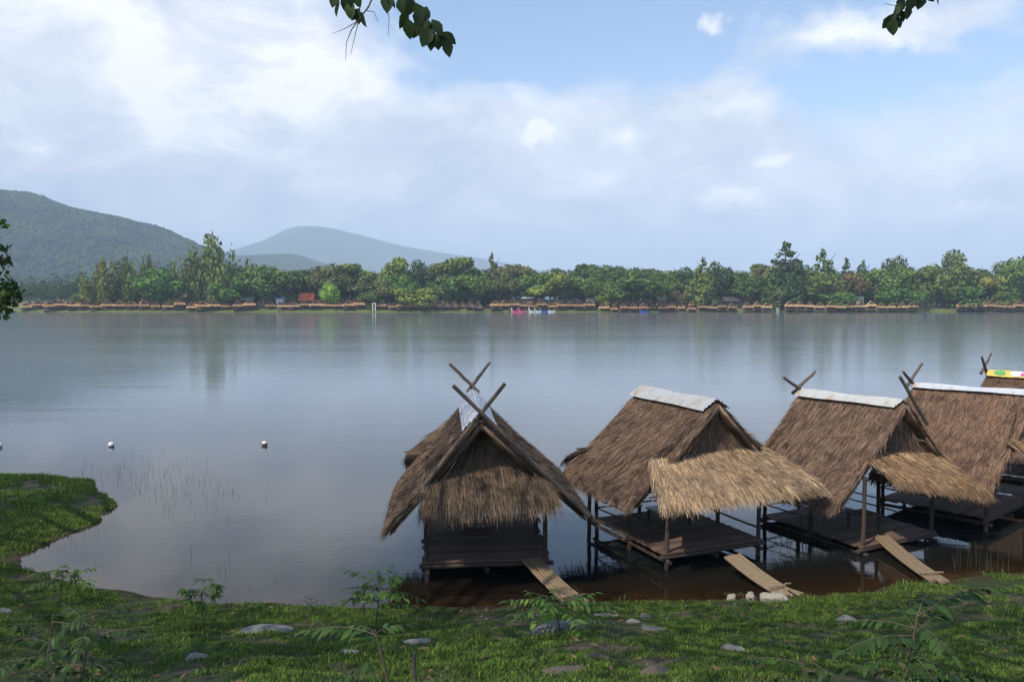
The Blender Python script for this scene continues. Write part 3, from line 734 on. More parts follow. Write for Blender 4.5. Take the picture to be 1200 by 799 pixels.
def hut(label, cx, cy, yaw, RZ=3.36, rf=(0, -1.6), rb=(0, 1.6), EL=(-2.2, 1.3), ER=(2.1, 1.4), eyf=-1.65, eyb=1.6,
        skirt=((-1.7, -1.4, 2.25), (1.6, -1.4, 2.2), (2.1, -2.6, 1.45), (-2.4, -2.6, 1.45)), back_skirt=True, gable=None, front_poles=True, back_poles=True,
        deck=(-1.75, .8, -2.1, .95, .35), cap='tin', capcol=(1, 1, 1), col_old=(1, 1, 1), col_new=(1, 1, 1), posts=None, seed=0, pole_up=.62, sag=.05, cap_rng=None, cap_w=.32, pole_end=None, back_sk_x=(-1.8, 2.2)):
    random.seed(seed + 50)
    t = thing('thatched_hut', label, 'hut', (cx, cy, 0), math.radians(yaw), 'thatched huts standing in the near water')
    kw = dict(dens=3400, length=.32, lift=.055, seed=seed + 1, rows=7, fringe=.17)
    (rfx, rfy), (rbx, rby) = rf, rb
    # main slopes, each split in two across the ridge so the surface sags a little
    def slope(ex, ez, sd):
        pf, pb = Vector((rfx, rfy, RZ)), Vector((rbx, rby, RZ)); ef, eb = Vector((ex, eyf, ez)), Vector((ex, eyb, ez))
        mf, mbk = pf.lerp(ef, .5), pb.lerp(eb, .5); mf.z -= sag; mbk.z -= sag
        k1 = dict(kw, seed=sd, fringe=.3, droop=.0, lift=.07); k2 = dict(kw, seed=sd + 1, lift=.075)
        return [(pf, pb, mbk, mf, k1), (mf, mbk, eb, ef, k2)]
    def under(ps):
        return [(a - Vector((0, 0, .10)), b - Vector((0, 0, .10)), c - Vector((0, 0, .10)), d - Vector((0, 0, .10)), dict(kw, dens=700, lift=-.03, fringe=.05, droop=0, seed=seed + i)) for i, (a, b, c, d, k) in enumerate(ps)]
    left = slope(*EL, seed * 7 + 1); right = slope(*ER, seed * 7 + 3)
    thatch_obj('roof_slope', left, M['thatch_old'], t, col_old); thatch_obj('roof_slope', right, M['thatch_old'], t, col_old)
    thatch_obj('roof_lining', under(left) + under(right), M['thatch_old'], t, tuple(x * .55 for x in col_old), .01)  # underside straw tinted darker to paint in the shadow beneath the roof
    # gable infill
    a, b_, c_, d_ = [Vector(q) for q in skirt]
    gy = rfy + (.55 if gable is None else gable)
    s0, s1 = a + Vector((0, .03, .02)), b_ + Vector((0, .03, .02))
    thatch_obj('gable_thatch', [((rfx - .12, gy, RZ - .16), (rfx + .12, gy, RZ - .16), s1, s0, dict(kw, dens=2600, seed=seed * 7 + 5, fringe=.15, droop=.03))], M['thatch_old'], t, tuple(x * .95 for x in col_old), .03)
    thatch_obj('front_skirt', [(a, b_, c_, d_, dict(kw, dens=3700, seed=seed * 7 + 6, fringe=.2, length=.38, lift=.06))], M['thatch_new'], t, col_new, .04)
    if back_skirt:
        x0, x1 = back_sk_x
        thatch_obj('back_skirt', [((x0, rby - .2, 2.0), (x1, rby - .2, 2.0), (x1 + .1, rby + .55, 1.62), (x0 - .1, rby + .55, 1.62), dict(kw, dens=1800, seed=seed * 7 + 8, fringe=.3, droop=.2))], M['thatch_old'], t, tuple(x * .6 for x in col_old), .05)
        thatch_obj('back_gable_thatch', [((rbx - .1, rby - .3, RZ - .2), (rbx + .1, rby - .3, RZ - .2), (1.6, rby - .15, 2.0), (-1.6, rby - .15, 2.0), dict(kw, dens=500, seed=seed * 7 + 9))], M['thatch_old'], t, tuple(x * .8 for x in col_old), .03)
        mb = MB(); mb.pole((x0 - .08, rby + .02, 1.97), (x1 + .05, rby + .02, 1.97), .022); mb.build('purlin', M['wood_pole'], t)
    # rafters under the fringe and purlins
    mb = MB()
    for (ex, ez) in (EL, ER):
        mb.pole((ex * .96, eyf - .05, ez - .06), (ex * .96, eyb + .05, ez - .06), .028)
        mb.pole((ex * .5, eyf + .02, (RZ + ez) / 2 - .15), (ex * .5, eyb, (RZ + ez) / 2 - .15), .028)
    mb.pole((rfx, rfy, RZ - .12), (rbx, rby, RZ - .12), .035)
    mb.build('roof_frame', M['wood_pole'], t)
    mb = MB(); mb.pole(d_ + Vector((-.1, .2, .08)), c_ + Vector((.05, .2, .08)), .024); mb.pole(d_ + Vector((-.05, .12, .1)), a + Vector((0, 0, -.06)), .022); mb.pole(c_ + Vector((-.02, .12, .1)), b_ + Vector((0, 0, -.06)), .022)
    mb.build('skirt_frame', M['wood_pole'], t)
    # ridge cap
    if cap:
        y0, y1 = (rfy + .12, rby - .02) if cap_rng is None else cap_rng
        mb = MB(); na = 72; nl = 10; sl = (RZ - EL[1]) / abs(EL[0] - rfx)
        def cp(i, j):
            q = -1 + 2 * i / na; l = j / nl; yy = y0 + (y1 - y0) * l
            x = q * cap_w; rx = rfx + (rbx - rfx) * (yy - rfy) / (rby - rfy)
            zz = RZ + .115 - (math.sqrt(x * x + .012) - .11) * sl * .97 + .013 * math.sin(q * 9 * PI) + .012 * math.sin(l * 9 + q * 2) + (.014 if (l > .52) else 0)
            return (rx + x, yy + .025 * math.sin(q * 5), zz)
        if cap == 'tin':
            for j in range(nl):
                for i in range(na): mb.quad(cp(i, j), cp(i + 1, j), cp(i + 1, j + 1), cp(i, j + 1))
            o = mb.build('ridge_cap', M['tin'], t, True); o.color = (*capcol, 1)
        else:
            for j in range(nl):
                for i in range(na): mb.quad(cp(i, j), cp(i + 1, j), cp(i + 1, j + 1), cp(i, j + 1))
            o = mb.build('ridge_banner', M['yellow'], t, True)
            def disc(lc, q0, r0, r1, mat, ex=1.0, dz=.012):
                mb = MB(); ln = abs(y1 - y0)
                P2 = lambda r, k: (lambda lx, qq: Vector(cp(0, 0)) if False else Vector(surf(lx, qq)) + Vector((-.010, -.002, .012 + dz)))(lc + r * ex * math.cos(k) / ln, q0 + r * math.sin(k) / cap_w)
                def surf(l, q):
                    yy = y0 + (y1 - y0) * l; x = q * cap_w; rx = rfx + (rbx - rfx) * (yy - rfy) / (rby - rfy)
                    return (rx + x, yy, RZ + .125 - (math.sqrt(x * x + .012) - .11) * sl * .97 + .012 * math.sin(l * 9 + q * 2) + (.014 if l > .52 else 0))
                for k in range(24):
                    a0, a1 = 2 * PI * k / 24, 2 * PI * (k + 1) / 24
                    mb.quad(P2(r0, a0), P2(r1, a0), P2(r1, a1), P2(r0, a1))
                mb.build('emblem', mat, o)
            for (lc, q0, r0, r1, mt, ex, dz) in ((.86, -.55, .0, .085, M['green'], 2.0, 0), (.68, -.5, .0, .12, M['white'], 1.6, 0), (.62, -.62, .0, .06, M['pink'], 1.2, .006), (.44, -.5, 0, .13, M['white'], 1, 0), (.44, -.5, .05, .10, M['blue'], 1, .006), (.22, -.5, 0, .10, M['green'], 1.8, 0)):
                disc(lc, q0, r0, r1, mt, ex, dz)
    # crossed barge poles
    for (flag, (rx, ry), ey, dy) in ((front_poles, rf, eyf, -.10), (back_poles, rb, eyb, .08)):
        for sgn, (ex, ez) in ((1, EL), (-1, ER)):
            if not flag or (flag == 'left' and sgn < 0) or (flag == 'right' and sgn > 0): continue
            e = Vector((ex, ey + dy, ez + .03)); r_ = Vector((rx, ry + dy + .05 * sgn, RZ + (.20 if seed == 1 else .12))); e = e if flag == front_poles and pole_end is None and ry < 0 else (e.lerp(r_, .95) if ry > 0 else (e.lerp(r_, pole_end) if (sgn > 0 or front_poles == 'right') else e)); d = (r_ - e).normalized()
            if ry > 0 and seed > 1: d.x *= 1.7; d.normalize(); e = r_ - d * .12
            mb = MB(); mb.pole(e - d * .08, r_ + d * pole_up * random.uniform(.93, 1.07), .048, .036, 6, .01); mb.build('barge_pole', M['wood_pole'], t)
    # deck
    x0, x1, y0, y1, dz = deck
    mb = MB(); nb = int((y1 - y0) / .13)
    for i in range(nb):
        yy = y0 + (i + .5) * (y1 - y0) / nb
        mb.box(((x0 + x1) / 2 + random.uniform(-.04, .04), yy, dz + random.uniform(-.006, .006)), (x1 - x0 + .1, .118, .035), None, .004)
    mb.build('deck', M['wood_deck'], t)
    mb = MB()
    for yy in (y0 + .05, (y0 + y1) / 2, y1 - .05): mb.pole((x0 - .12, yy, dz - .08), (x1 + .12, yy, dz - .08), .05)
    for xx in (x0 + .05, (x0 + x1) / 2, x1 - .05): mb.pole((xx, y0 - .08, dz - .17), (xx, y1 + .08, dz - .17), .045)
    mb.build('deck_frame', M['wood_dark'], t)
    P_ = posts or [(x0 + .04, y0 + .06), (x1 - .04, y0 + .06), (x0 + .04, y1 - .06), (x1 - .04, y1 - .06), ((x0 + x1) / 2, y1 - .04), (x0 + .03, (y0 + y1) / 2), (x1 - .03, (y0 + y1) / 2)]
    for (xx, yy) in P_:
        f = min(1, abs(xx) / 2.2); zt = RZ - (RZ - 1.3) * f - .12
        if yy < rfy: zt = min(zt, 1.75)
        mb = MB(); mb.pole((xx, yy, -1.6), (xx + random.uniform(-.03, .03), yy, zt), .055, .045, 6, .012); mb.build('post', M['wood_dark'], t)
    # low rails on the sides and back
    mb = MB()
    for z in (.28, .5):
        mb.pole((x0 + .05, y0 + 1.0, dz + z), (x0 + .05, y1, dz + z), .02); mb.pole((x1 - .04, y0 + 1.0, dz + z), (x1 - .04, y1, dz + z), .02); mb.pole((x0, y1 - .03, dz + z), (x1, y1 - .03, dz + z), .02)
    mb.build('rail', M['wood_pole'], t)
    return t

h1 = hut('dark shaded thatched hut with two pairs of crossed poles, farthest left', -.77, 17.4, 5, RZ=3.38, rf=(0, -2.25), rb=(0, 2.4), EL=(-1.75, 1.28), ER=(2.08, 1.47), eyf=-1.8, eyb=2.25,
    skirt=((-1.1, -1.8, 2.42), (1.2, -1.8, 2.46), (1.45, -2.25, 1.92), (-1.15, -2.3, 1.82)), deck=(-1.1, 1.4, -1.3, 2.2, .4), col_old=(.80, .78, .78), col_new=(.37, .375, .41),  # skirt tint darkened and greyed, tree shade put into the colour
    seed=1, gable=.62, cap_rng=(-1.9, 2.35), cap_w=.36, pole_up=.75, back_sk_x=(-1.6, 1.5), capcol=(1.1, 1.16, 1.25), pole_end=.38)
h2 = hut('thatched hut with a rusty tin ridge and a wide pale straw front, second from left', 4.0, 19.35, 24, deck=(-1.75, .8, -2.1, .95, .35), seed=2, front_poles=False, back_poles=False, col_old=(.92, .88, .85), cap_w=.36,
    skirt=((-1.75, -1.4, 2.22), (1.4, -1.45, 2.28), (1.82, -2.75, 1.66), (-2.25, -2.55, 1.6)), gable=.3, EL=(-2.2, 1.4), ER=(1.85, 1.6))
h3 = hut('thatched hut with a white tin ridge and one tall front pole, third from left', 8.4, 19.8, 28, RZ=3.26, rf=(.2, -1.4), rb=(-.2, 1.4), EL=(-2.15, 1.2), ER=(1.5, 1.8), eyf=-1.5, eyb=1.45,
    skirt=((-1.1, -1.2, 2.2), (1.4, -1.35, 2.02), (1.65, -2.35, 1.32), (-1.2, -2.0, 1.82)), deck=(-1.4, 1.1, -1.55, 1.5, .17), seed=3, front_poles='right', col_old=(1.0, .95, .92), col_new=(.85, .78, .72), capcol=(1.1, 1.1, 1.06), cap_w=.27, gable=.3, pole_up=.75, pole_end=.66)
h4 = hut('largest brown thatched hut with a thin pale ridge, second from the right', 12.33, 21.5, 40, RZ=3.27, rf=(.28, -1.5), rb=(-.28, 1.38), EL=(-2.2, 1.08), ER=(1.7, 1.7), eyf=-1.3, eyb=1.6,
    skirt=((-1.2, -1.3, 2.25), (1.5, -1.3, 2.2), (1.8, -2.2, 1.5), (-1.3, -2.1, 1.65)), deck=(-1.7, 1.2, -1.1, 1.6, .34), seed=4, front_poles=False, col_old=(1.08, .98, .92), col_new=(.85, .78, .72), capcol=(.85, .92, 1.05), back_skirt=False, cap_w=.2, gable=.35, pole_up=.85)
h5 = hut('thatched hut with a yellow printed banner over its ridge, at the right edge', 16.85, 25.75, 46, RZ=3.25, rf=(0, -1.5), rb=(0, 1.4), EL=(-2.2, 1.1), ER=(1.9, 1.4), seed=5, cap='banner', cap_w=.26, col_old=(.85, .75, .7), col_new=(.85, .78, .72), back_skirt=False, deck=(-1.6, 1.2, -1.6, 1.4, .3), pole_up=.95)
h6 = hut('thatched hut of which only a ridge pole shows at the right edge', 20.6, 29.0, 48, RZ=3.4, ER=(1.9, 1.4), seed=6, back_skirt=False, deck=(-1.6, 1.2, -1.6, 1.4, .3), pole_up=1.0)

def low_table(parent_hut, lx, ly, dz, w, d, h, mat, label, yaw=0):
    base = parent_hut.matrix_basis @ Vector((lx, ly, dz + .02))
    t = thing('low_table', label, 'table', base, parent_hut.rotation_euler.z + yaw, 'low tables on the hut decks')
    mb = MB(); mb.box((0, 0, h), (w, d, .03)); mb.build('tabletop', mat, t)
    for sx in (-1, 1):
        for sy in (-1, 1):
            mb = MB(); mb.box((sx * (w / 2 - .06), sy * (d / 2 - .06), h / 2 - .01), (.05, .05, h - .01)); mb.build('leg', M['wood_dark'], t)
mgl, nt, p = new_mat('table_laminate'); p.inputs['Base Color'].default_value = (.42, .46, .52, 1); p.inputs['Roughness'].default_value = .25
n1 = noise(nt, objco(nt), 5, 4); nt.links.new(mixc(nt, n1, (.36, .40, .46), (.48, .52, .58)), p.inputs['Base Color'])
low_table(h1, -.05, -.5, .4, .62, .6, .34, M['wood_deck'], 'low dark framed table on the deck of the farthest left hut')
low_table(h2, -.35, -.2, .35, .85, .75, .34, mgl, 'low pale topped table on the deck of the rusty ridged hut')
low_table(h3, -.15, -.55, .17, .6, .6, .36, M['wood_deck'], 'low brown table on the deck of the white ridged hut')

# gangplanks
def gangplank(a, b, w, label, n_=6, seed=0):
    random.seed(seed); a = Vector(a); b = Vector(b); t = tag(bpy.data.objects.new('gangplank', None), label, 'gangplank', 'bamboo gangplanks'); COL.objects.link(t)
    t.location = b; a = a - b; b = Vector((0, 0, 0)); d = (b - a).normalized(); s = d.cross(Vector((0, 0, 1))).normalized()
    for i in range(n_):
        o = (i - (n_ - 1) / 2) * w / n_; mb = MB(); ext = random.uniform(-.12, .12)
        A, B = a + s * o + Vector((0, 0, random.uniform(-.01, .01))), b + s * (o * 1.08) + d * ext
        r = w / n_ * .43; pts = []; rr = []
        for k in range(13):
            q = A.lerp(B, k / 12); pts.append(q + Vector((0, 0, -.05 * math.sin(PI * k / 12)))); rr.append(r * (1.07 if k % 3 == 0 else 1.0))
        mb.tube(pts, rr, 8); mb.build('bamboo_pole', M['bamboo'], t)
    mb = MB(); q = a.lerp(b, .86); mb.pole(q - s * w * .62 + Vector((0, 0, .06)), q + s * w * .62 + Vector((0, 0, .06)), .018); mb.build('lashing_stick', M['bamboo'], t)
def bank(px, py):
    q = at_z(px, py, .15)
    for _ in range(12):
        z = gz(q.x, q.y); q = at_z(px, py, max(z, 0))
    return q
e = bank(682, 714); gangplank(at_z(622, 655, .42), (e.x, e.y, e.z + .05), .42, 'bamboo gangplank running from the farthest left hut to the bank', 6, 1)
e = bank(924, 700); gangplank(at_z(858, 651, .38), (e.x, e.y, e.z + .06), .44, 'bamboo gangplank beside the three pale rocks', 6, 2)
e = bank(1103, 686); gangplank(at_z(1032, 628, .24), (e.x, e.y, e.z + .06), .38, 'bamboo gangplank of the white ridged hut, farthest right', 5, 3)
mb = MB(); a_, b_ = at_z(900, 681, .15), bank(941, 698); mb.pole(a_, b_ + Vector((0, 0, .05)), .02); tag(mb.build('bamboo_stick', M['bamboo']), 'thin loose bamboo stick beside the rocks and gangplank', 'stick')
# stake in the water
q = at_z(690, 619, 0); mb = MB(); mb.pole((q.x, q.y, -1.2), (q.x + .02, q.y, 1.25), .05, .045); tag(mb.build('wooden_stake', M['wood_pole']), 'slim wooden stake standing in the water between the two left huts', 'stake')
q = at_z(868, 600, .5); mb = MB(); mb.pole(at_z(836, 598, .9), at_z(893, 619, .55), .025); 
o = mb.build('rail', M['wood_pole'], h2); o.matrix_parent_inverse = (Matrix.Translation(h2.location) @ Matrix.Rotation(h2.rotation_euler.z, 4, 'Z')).inverted()

# ------------------------------------------------------------------ buoys, reeds
def buoy(px, py, label, cap):
    q = at_z(px, py + 3, 0); t = thing('buoy', label, 'buoy', (q.x, q.y, 0), 0, 'ball buoys on the water')
    r = .115
    def ball(a0, a1, rad, nm, mat):
        mb = MB(); nn = 8
        for i in range(nn):
            for k in range(16):
                f = lambda i, k: (rad * math.sin(a0 + (a1 - a0) * i / nn) * math.cos(2 * PI * k / 16), rad * math.sin(a0 + (a1 - a0) * i / nn) * math.sin(2 * PI * k / 16), .07 + rad * math.cos(a0 + (a1 - a0) * i / nn))
                mb.quad(f(i, k), f(i + 1, k), f(i + 1, k + 1), f(i, k + 1))
        mb.build(nm, mat, t, True)
    ball(0, 1.25 if cap else 1.9, r, 'upper_shell', M['white']); ball(1.25 if cap else 1.9, PI, r, 'lower_shell', M['brownbuoy'])
    mb = MB(); mb.tube([(.03 * math.cos(a), 0, .07 + r + .03 * math.sin(a)) for a in np.linspace(-.4, PI + .4, 8)], .008, 6); mb.build('eyelet', M['brownbuoy'], t)
buoy(-1, 521, 'ball buoy cut by the left edge of the photo', False); buoy(130.5, 520, 'white ball buoy floating left of the brown one', False); buoy(310, 519, 'brown ball buoy with white cap floating alone', True)
n = 260; V = []; F = []
def reed(x, y, h, w, lean):
    k = len(V); s = RNG.uniform(-1, 1)
    for t_ in (0, .55, 1):
        cx = x + lean[0] * t_ ** 2; cy = y + lean[1] * t_ ** 2; ww = w * (1 - .75 * t_)
        V.append((cx - ww, cy + ww * s * .5, -.3 + (h + .3) * t_)); V.append((cx + ww, cy - ww * s * .5, -.3 + (h + .3) * t_))
    F.append((k, k + 1, k + 3, k + 2)); F.append((k + 2, k + 3, k + 5, k + 4))
for (px0, py0, sx, sy, cnt, hm) in ((185, 565, 45, 16, 90, .42), (150, 552, 35, 9, 55, .35), (215, 560, 40, 20, 55, .38), (100, 550, 40, 10, 25, .3), (180, 590, 25, 12, 14, .42), (270, 575, 12, 4, 12, .3), (320, 585, 8, 8, 6, .3),
                                (95, 625, 18, 10, 26, .22), (110, 610, 10, 14, 24, .2), (250, 640, 60, 25, 7, .45), (330, 690, 40, 10, 4, .35), (955, 640, 26, 8, 0, .4)):
    for _ in range(cnt):
        q = at_z(RNG.normal(px0, sx), min(RNG.normal(py0, sy), 712), 0)
        if near_sd(np.array([q.x]), np.array([q.y]))[0] < .3: reed(q.x, q.y, hm * .5 * RNG.uniform(.4, 1.4), RNG.uniform(.0035, .007), RNG.normal(0, .07, 2))
for px0, py0, sx, sy, cnt in ((958, 632, 20, 5, 60), (700, 622, 12, 4, 0), (1150, 668, 22, 6, 30)):
    for _ in range(cnt):
        q = at_z(RNG.normal(px0, sx), RNG.normal(py0, sy), 0); reed(q.x, q.y, RNG.uniform(.25, .6), RNG.uniform(.006, .011), RNG.normal(0, .06, 2))
tag(np_mesh('reeds', V, F, M['reed']), 'thin reeds poking out of the shallow water', 'reeds', None, 'stuff')

# ------------------------------------------------------------------ grass
BARE = []
for px, py, ra, rb in ((738, 730, 1.0, .38), (1005, 728, .95, .25), (335, 733, .8, .22), (655, 748, .8, .3), (700, 775, .55, .3), (230, 745, .5, .2), (1120, 712, .5, .25), (480, 770, .5, .3), (772, 795, .5, .25), (150, 716, .9, .25)):
    q = at_z(px, py, .4); z_ = gz(q.x, q.y); q = at_z(px, py, z_); z_ = gz(q.x, q.y); q = at_z(px, py, z_); BARE.append((q.x, q.y, ra, rb))
def grass_blades(n, xr, yr, hmul, seed, wmul=1.0):
    r = np.random.default_rng(seed); X = r.uniform(*xr, n); Y = r.uniform(*yr, n)
    s = near_sd(X, Y); cl = fbm(X * 2.3, Y * 2.3, 4); big = fbm(X * .55 + 9, Y * .55 + 4, 3)
    bare = np.zeros(n, bool)
    for (bx, by, ra, rb) in BARE: bare |= ((X - bx) / ra) ** 2 + ((Y - by) / rb) ** 2 < r.uniform(.35, 1.3, n)
    keep = ~bare & (s > .05) & (cl + big * .9 + r.normal(0, .07, n) > .80) & (np.abs(X) < .72 * Y + 2.5)
    X, Y, cl, s = X[keep], Y[keep], cl[keep], s[keep]; n = len(X); Z = ground_z(X, Y) - .01
    a = r.uniform(0, 2 * PI, n); lean = r.uniform(.2, .9, n); h = hmul * r.uniform(.45, 1.25, n) * (.45 + 1.2 * cl)
    w = wmul * r.uniform(.0035, .0065, n)
    dx, dy = np.cos(a), np.sin(a); b = np.stack([X, Y, Z], -1); d = np.stack([dx, dy, 0 * dx], -1); sd = np.stack([-dy, dx, 0 * dx], -1) * w[:, None]
    m1 = b + d * (h * lean * .3)[:, None] + np.array([0, 0, 1]) * (h * .6)[:, None]; tp = b + d * (h * lean)[:, None] + np.array([0, 0, 1]) * (h * (1 - .35 * lean))[:, None]
    V = np.stack([b - sd, b + sd, m1 + sd * .8, m1 - sd * .8, tp], 1)
    i = (np.arange(n) * 5)[:, None]
    F = np.concatenate([i + np.array([[0, 1, 2]]), i + np.array([[0, 2, 3]]), i + np.array([[3, 2, 4]])], 0)
    return V.reshape(-1, 3), F
V1, F1 = grass_blades(620000, (-11.5, 12.5), (7.2, 17.2), .052, 3); V3, F3 = grass_blades(60000, (-11.5, 12.5), (7.2, 17.0), .12, 9, 1.7)
kk = np.repeat(fbm(V3.reshape(-1, 5, 3)[:, 0, 0] * 1.4 + 30, V3.reshape(-1, 5, 3)[:, 0, 1] * 1.4, 3) > .56, 3); n3_ = len(V3) // 5
F3 = F3.reshape(3, n3_, 3)[:, fbm(V3.reshape(-1, 5, 3)[:, 0, 0] * 1.4 + 30, V3.reshape(-1, 5, 3)[:, 0, 1] * 1.4, 3) > .56].reshape(-1, 3)
V2, F2 = grass_blades(90000, (-19, -10), (16.5, 26.5), .10, 5, 1.8)
tag(np_mesh('grass', np.concatenate([V1, V2, V3]), np.concatenate([F1, F2 + len(V1), F3 + len(V1) + len(V2)]), M['grass']), 'short green grass growing over the near bank and the small spit', 'grass', None, 'stuff')

r_ = np.random.default_rng(77); V, F = [], []
for _ in range(900):
    x = r_.uniform(-10, 11); y = r_.uniform(7.5, 16)
    if near_sd(np.array([x]), np.array([y]))[0] < .1: continue
    a = r_.uniform(0, 6.28); c, s_ = math.cos(a), math.sin(a); L = r_.uniform(.03, .075); z = gz(x, y) + r_.uniform(.01, .045); k = len(V); t1, t2 = r_.uniform(-.02, .02, 2)
    V += [(x - c * L, y - s_ * L, z), (x - s_ * L * .4, y + c * L * .4, z + t1), (x + c * L, y + s_ * L, z + t2), (x + s_ * L * .4, y - c * L * .4, z + .01)]; F.append((k, k + 1, k + 2, k + 3))
M['litter'] = m_leaf('litter', .5, .1, False, (.16, .10, .05), .8)
tag(np_mesh('leaf_litter', V, F, M['litter']), 'dry brown leaf litter scattered over the near bank', 'litter', None, 'stuff')
# ------------------------------------------------------------------ rocks
def rock(px, py, w, d, h, mat, label, seed, rot=0, sink=.46, flat=False):
    q = bank(px, py); v, f = ico(4); r = np.random.default_rng(seed)
    k = np.zeros(len(v))
    for sc_, am in ((1.3, .30), (2.8, .16), (6, .10), (13, .06)):
        o = r.random(3) * 20; k += am * (vnoise(v[:, 0] * sc_ + o[0] + v[:, 2] * sc_ * .7, v[:, 1] * sc_ + o[1] - v[:, 2] * sc_ * .6) - .5) * 2
    pl = norm(r.normal(size=(7, 3))); v2 = v * (1 + k)[:, None]
    for nrm in pl:
        dd = v2 @ nrm; lim = r.uniform(.62, .85); v2 = v2 - np.outer(np.maximum(0, dd - lim) * .85, nrm)
    v2 = v2 * np.array([w / 2, d / 2, h / 2])
    o = np_mesh('rock', v2, f, mat, None, True); o.location = (q.x, q.y, q.z + h * (.5 - sink)); o.rotation_euler = (0, 0, rot)
    tag(o, label, 'rock'); return o
rock(652, 741, 1.05, .55, .32, M['rock'], 'large grey boulder under the flat topped sapling', 1, .1)
rock(312, 741, .85, .5, .22, M['rock'], 'broad grey slab rock lying in the grass left of centre', 2, .1)
rock(858, 703, .17, .16, .28, M['rock_warm'], 'small upright pale rock, leftmost of the three beside the gangplank', 3)
rock(880, 704, .24, .22, .28, M['rock_warm'], 'middle pale rock of the three beside the gangplank', 4, .4)
rock(904, 704, .52, .34, .28, M['rock_warm'], 'largest pale rock of the three, touching the gangplank', 5, -.2)
rock(993, 728, .42, .25, .13, M['rock'], 'flat grey stone on bare earth below the right gangplank', 6, .1)
rock(857, 763, .30, .2, .12, M['rock'], 'small grey stone half buried in the grass right of centre', 7)
rock(772, 790, .38, .26, .18, M['rock_brown'], 'rounded brown stone near the bottom edge of the photo', 8)
rock(742, 730, .22, .16, .13, M['rock'], 'pale angular stone right of the large boulder', 9)
rock(756, 724, .20, .14, .10, M['rock'], 'small pale stone just behind the angular one', 10)
rock(764, 738, .36, .2, .08, M['rock'], 'flat pale stone in front of the angular one', 11)
rock(711, 722, .42, .2, .10, M['rock'], 'flat stone between boulder and gangplank end', 12)
rock(664, 785, .5, .26, .09, M['rock_brown'], 'flat brown stone in the grass near the bottom edge', 13, .2)
rock(233, 772, .34, .2, .10, M['rock'], 'small grey stone in the grass below the thin sapling', 14)
rock(410, 765, .26, .18, .10, M['rock'], 'small pale stone beside the curved stem plant', 15)
rock(702, 771, .36, .22, .08, M['rock_brown'], 'flat dark stone half sunk in the grass, centre', 16)
rock(2, 717, .3, .2, .1, M['rock'], 'grey stone at the left edge of the photo', 17)
rock(492, 752, .38, .16, .07, M['rock'], 'thin flat stone in the grass near the black stakes', 18)
for i in range(46):
    px, py = random.uniform(560, 800), random.gauss(722, 5)
    q = bank(px, py); v, f = ico(2); v = v * (1 + np.random.default_rng(i).normal(0, .12, (len(v), 1))) * np.array([1, .8, .5]) * random.uniform(.015, .04)
    o = np_mesh('pebble', v, f, M['rock'], None, True); o.location = (q.x, q.y, q.z + .005); tag(o, 'tiny grey pebble on the waterside earth near the boulder', 'pebble', 'pebbles on the waterside earth')

# ------------------------------------------------------------------ saplings with feathered leaves
def leaflets(base, tip_dir, length, npair, size, r, droop, V, F, R_, fold=.25, term=True):
    """one compound leaf: rachis path plus paired leaflets"""
    if npair < 0:
        d = np.array(tip_dir, float); d /= np.linalg.norm(d); p0 = np.array(base, float); p1 = p0 + d * length * .55 + np.array([0, 0, .03]); up = np.array([0, 0, 1.]) + r.normal(0, .2, 3)
        R_.append(([p0, (p0 + p1) / 2 + np.array([0, 0, .02]), p1], [.004, .003, .002])); sd = np.cross(d, up); sd /= np.linalg.norm(sd)
        for k in range(-npair):
            a = (k / (-npair - 1) - .5) * 3.6; ld = d * math.cos(a) + sd * math.sin(a) + np.array([0, 0, -droop * .5 - r.uniform(0, .25)]); ld /= np.linalg.norm(ld)
            leaf_np(p1, ld, up, size * (1.15 - .25 * abs(a) / 1.8) * r.uniform(.8, 1.1), V, F, r, .30, r.uniform(.05, .4))
        return
    pts = []; d = np.array(tip_dir, float); d = d / np.linalg.norm(d); p_ = np.array(base, float); st = length / (npair + 1)
    pts.append(p_.copy())
    for i in range(npair + 1):
        d = d + np.array([0, 0, -droop / (npair + 1)]); d = d / np.linalg.norm(d); p_ = p_ + d * st; pts.append(p_.copy())
        side = np.cross(d, [0, 0, 1.]); side = side / (np.linalg.norm(side) + 1e-6); upv = np.cross(side, d)
        if i < npair and i >= 1:
            for sg in (-1, 1):
                if r.random() < .06: continue
                ld = side * sg * 1.0 + d * r.uniform(.35, .7) + upv * r.uniform(-.45, -.05); ld /= np.linalg.norm(ld)
                leaf_np(p_, ld, upv + r.normal(0, .3, 3), size * r.uniform(.6, 1.12) * (1 - .35 * abs(i / npair - .45)), V, F, r, .42, r.uniform(0, .45))
    if term: leaf_np(p_, d, upv, size, V, F, r)
    R_.append((pts, [.004 * (1 - .6 * k / len(pts)) for k in range(len(pts))]))
def leaf_np(p_, ld, up, L, V, F, r, wd=.42, curl=.18):
    sd = np.cross(ld, up); sd /= np.linalg.norm(sd) + 1e-6; nn = np.cross(sd, ld); k = len(V); w = L * wd * r.uniform(.85, 1.15)
    prof = [(0, .08), (.25, .8), (.5, 1.0), (.78, .6), (1, .03)]
    for t, q in prof:
        c = p_ + ld * L * t - nn * curl * L * t * t
        V.append(c - sd * w * .5 * q + nn * w * .12 * q); V.append(c); V.append(c + sd * w * .5 * q + nn * w * .12 * q)
    for i in range(len(prof) - 1):
        a = k + i * 3
        F.append((a, a + 1, a + 4, a + 3)); F.append((a + 1, a + 2, a + 5, a + 4))
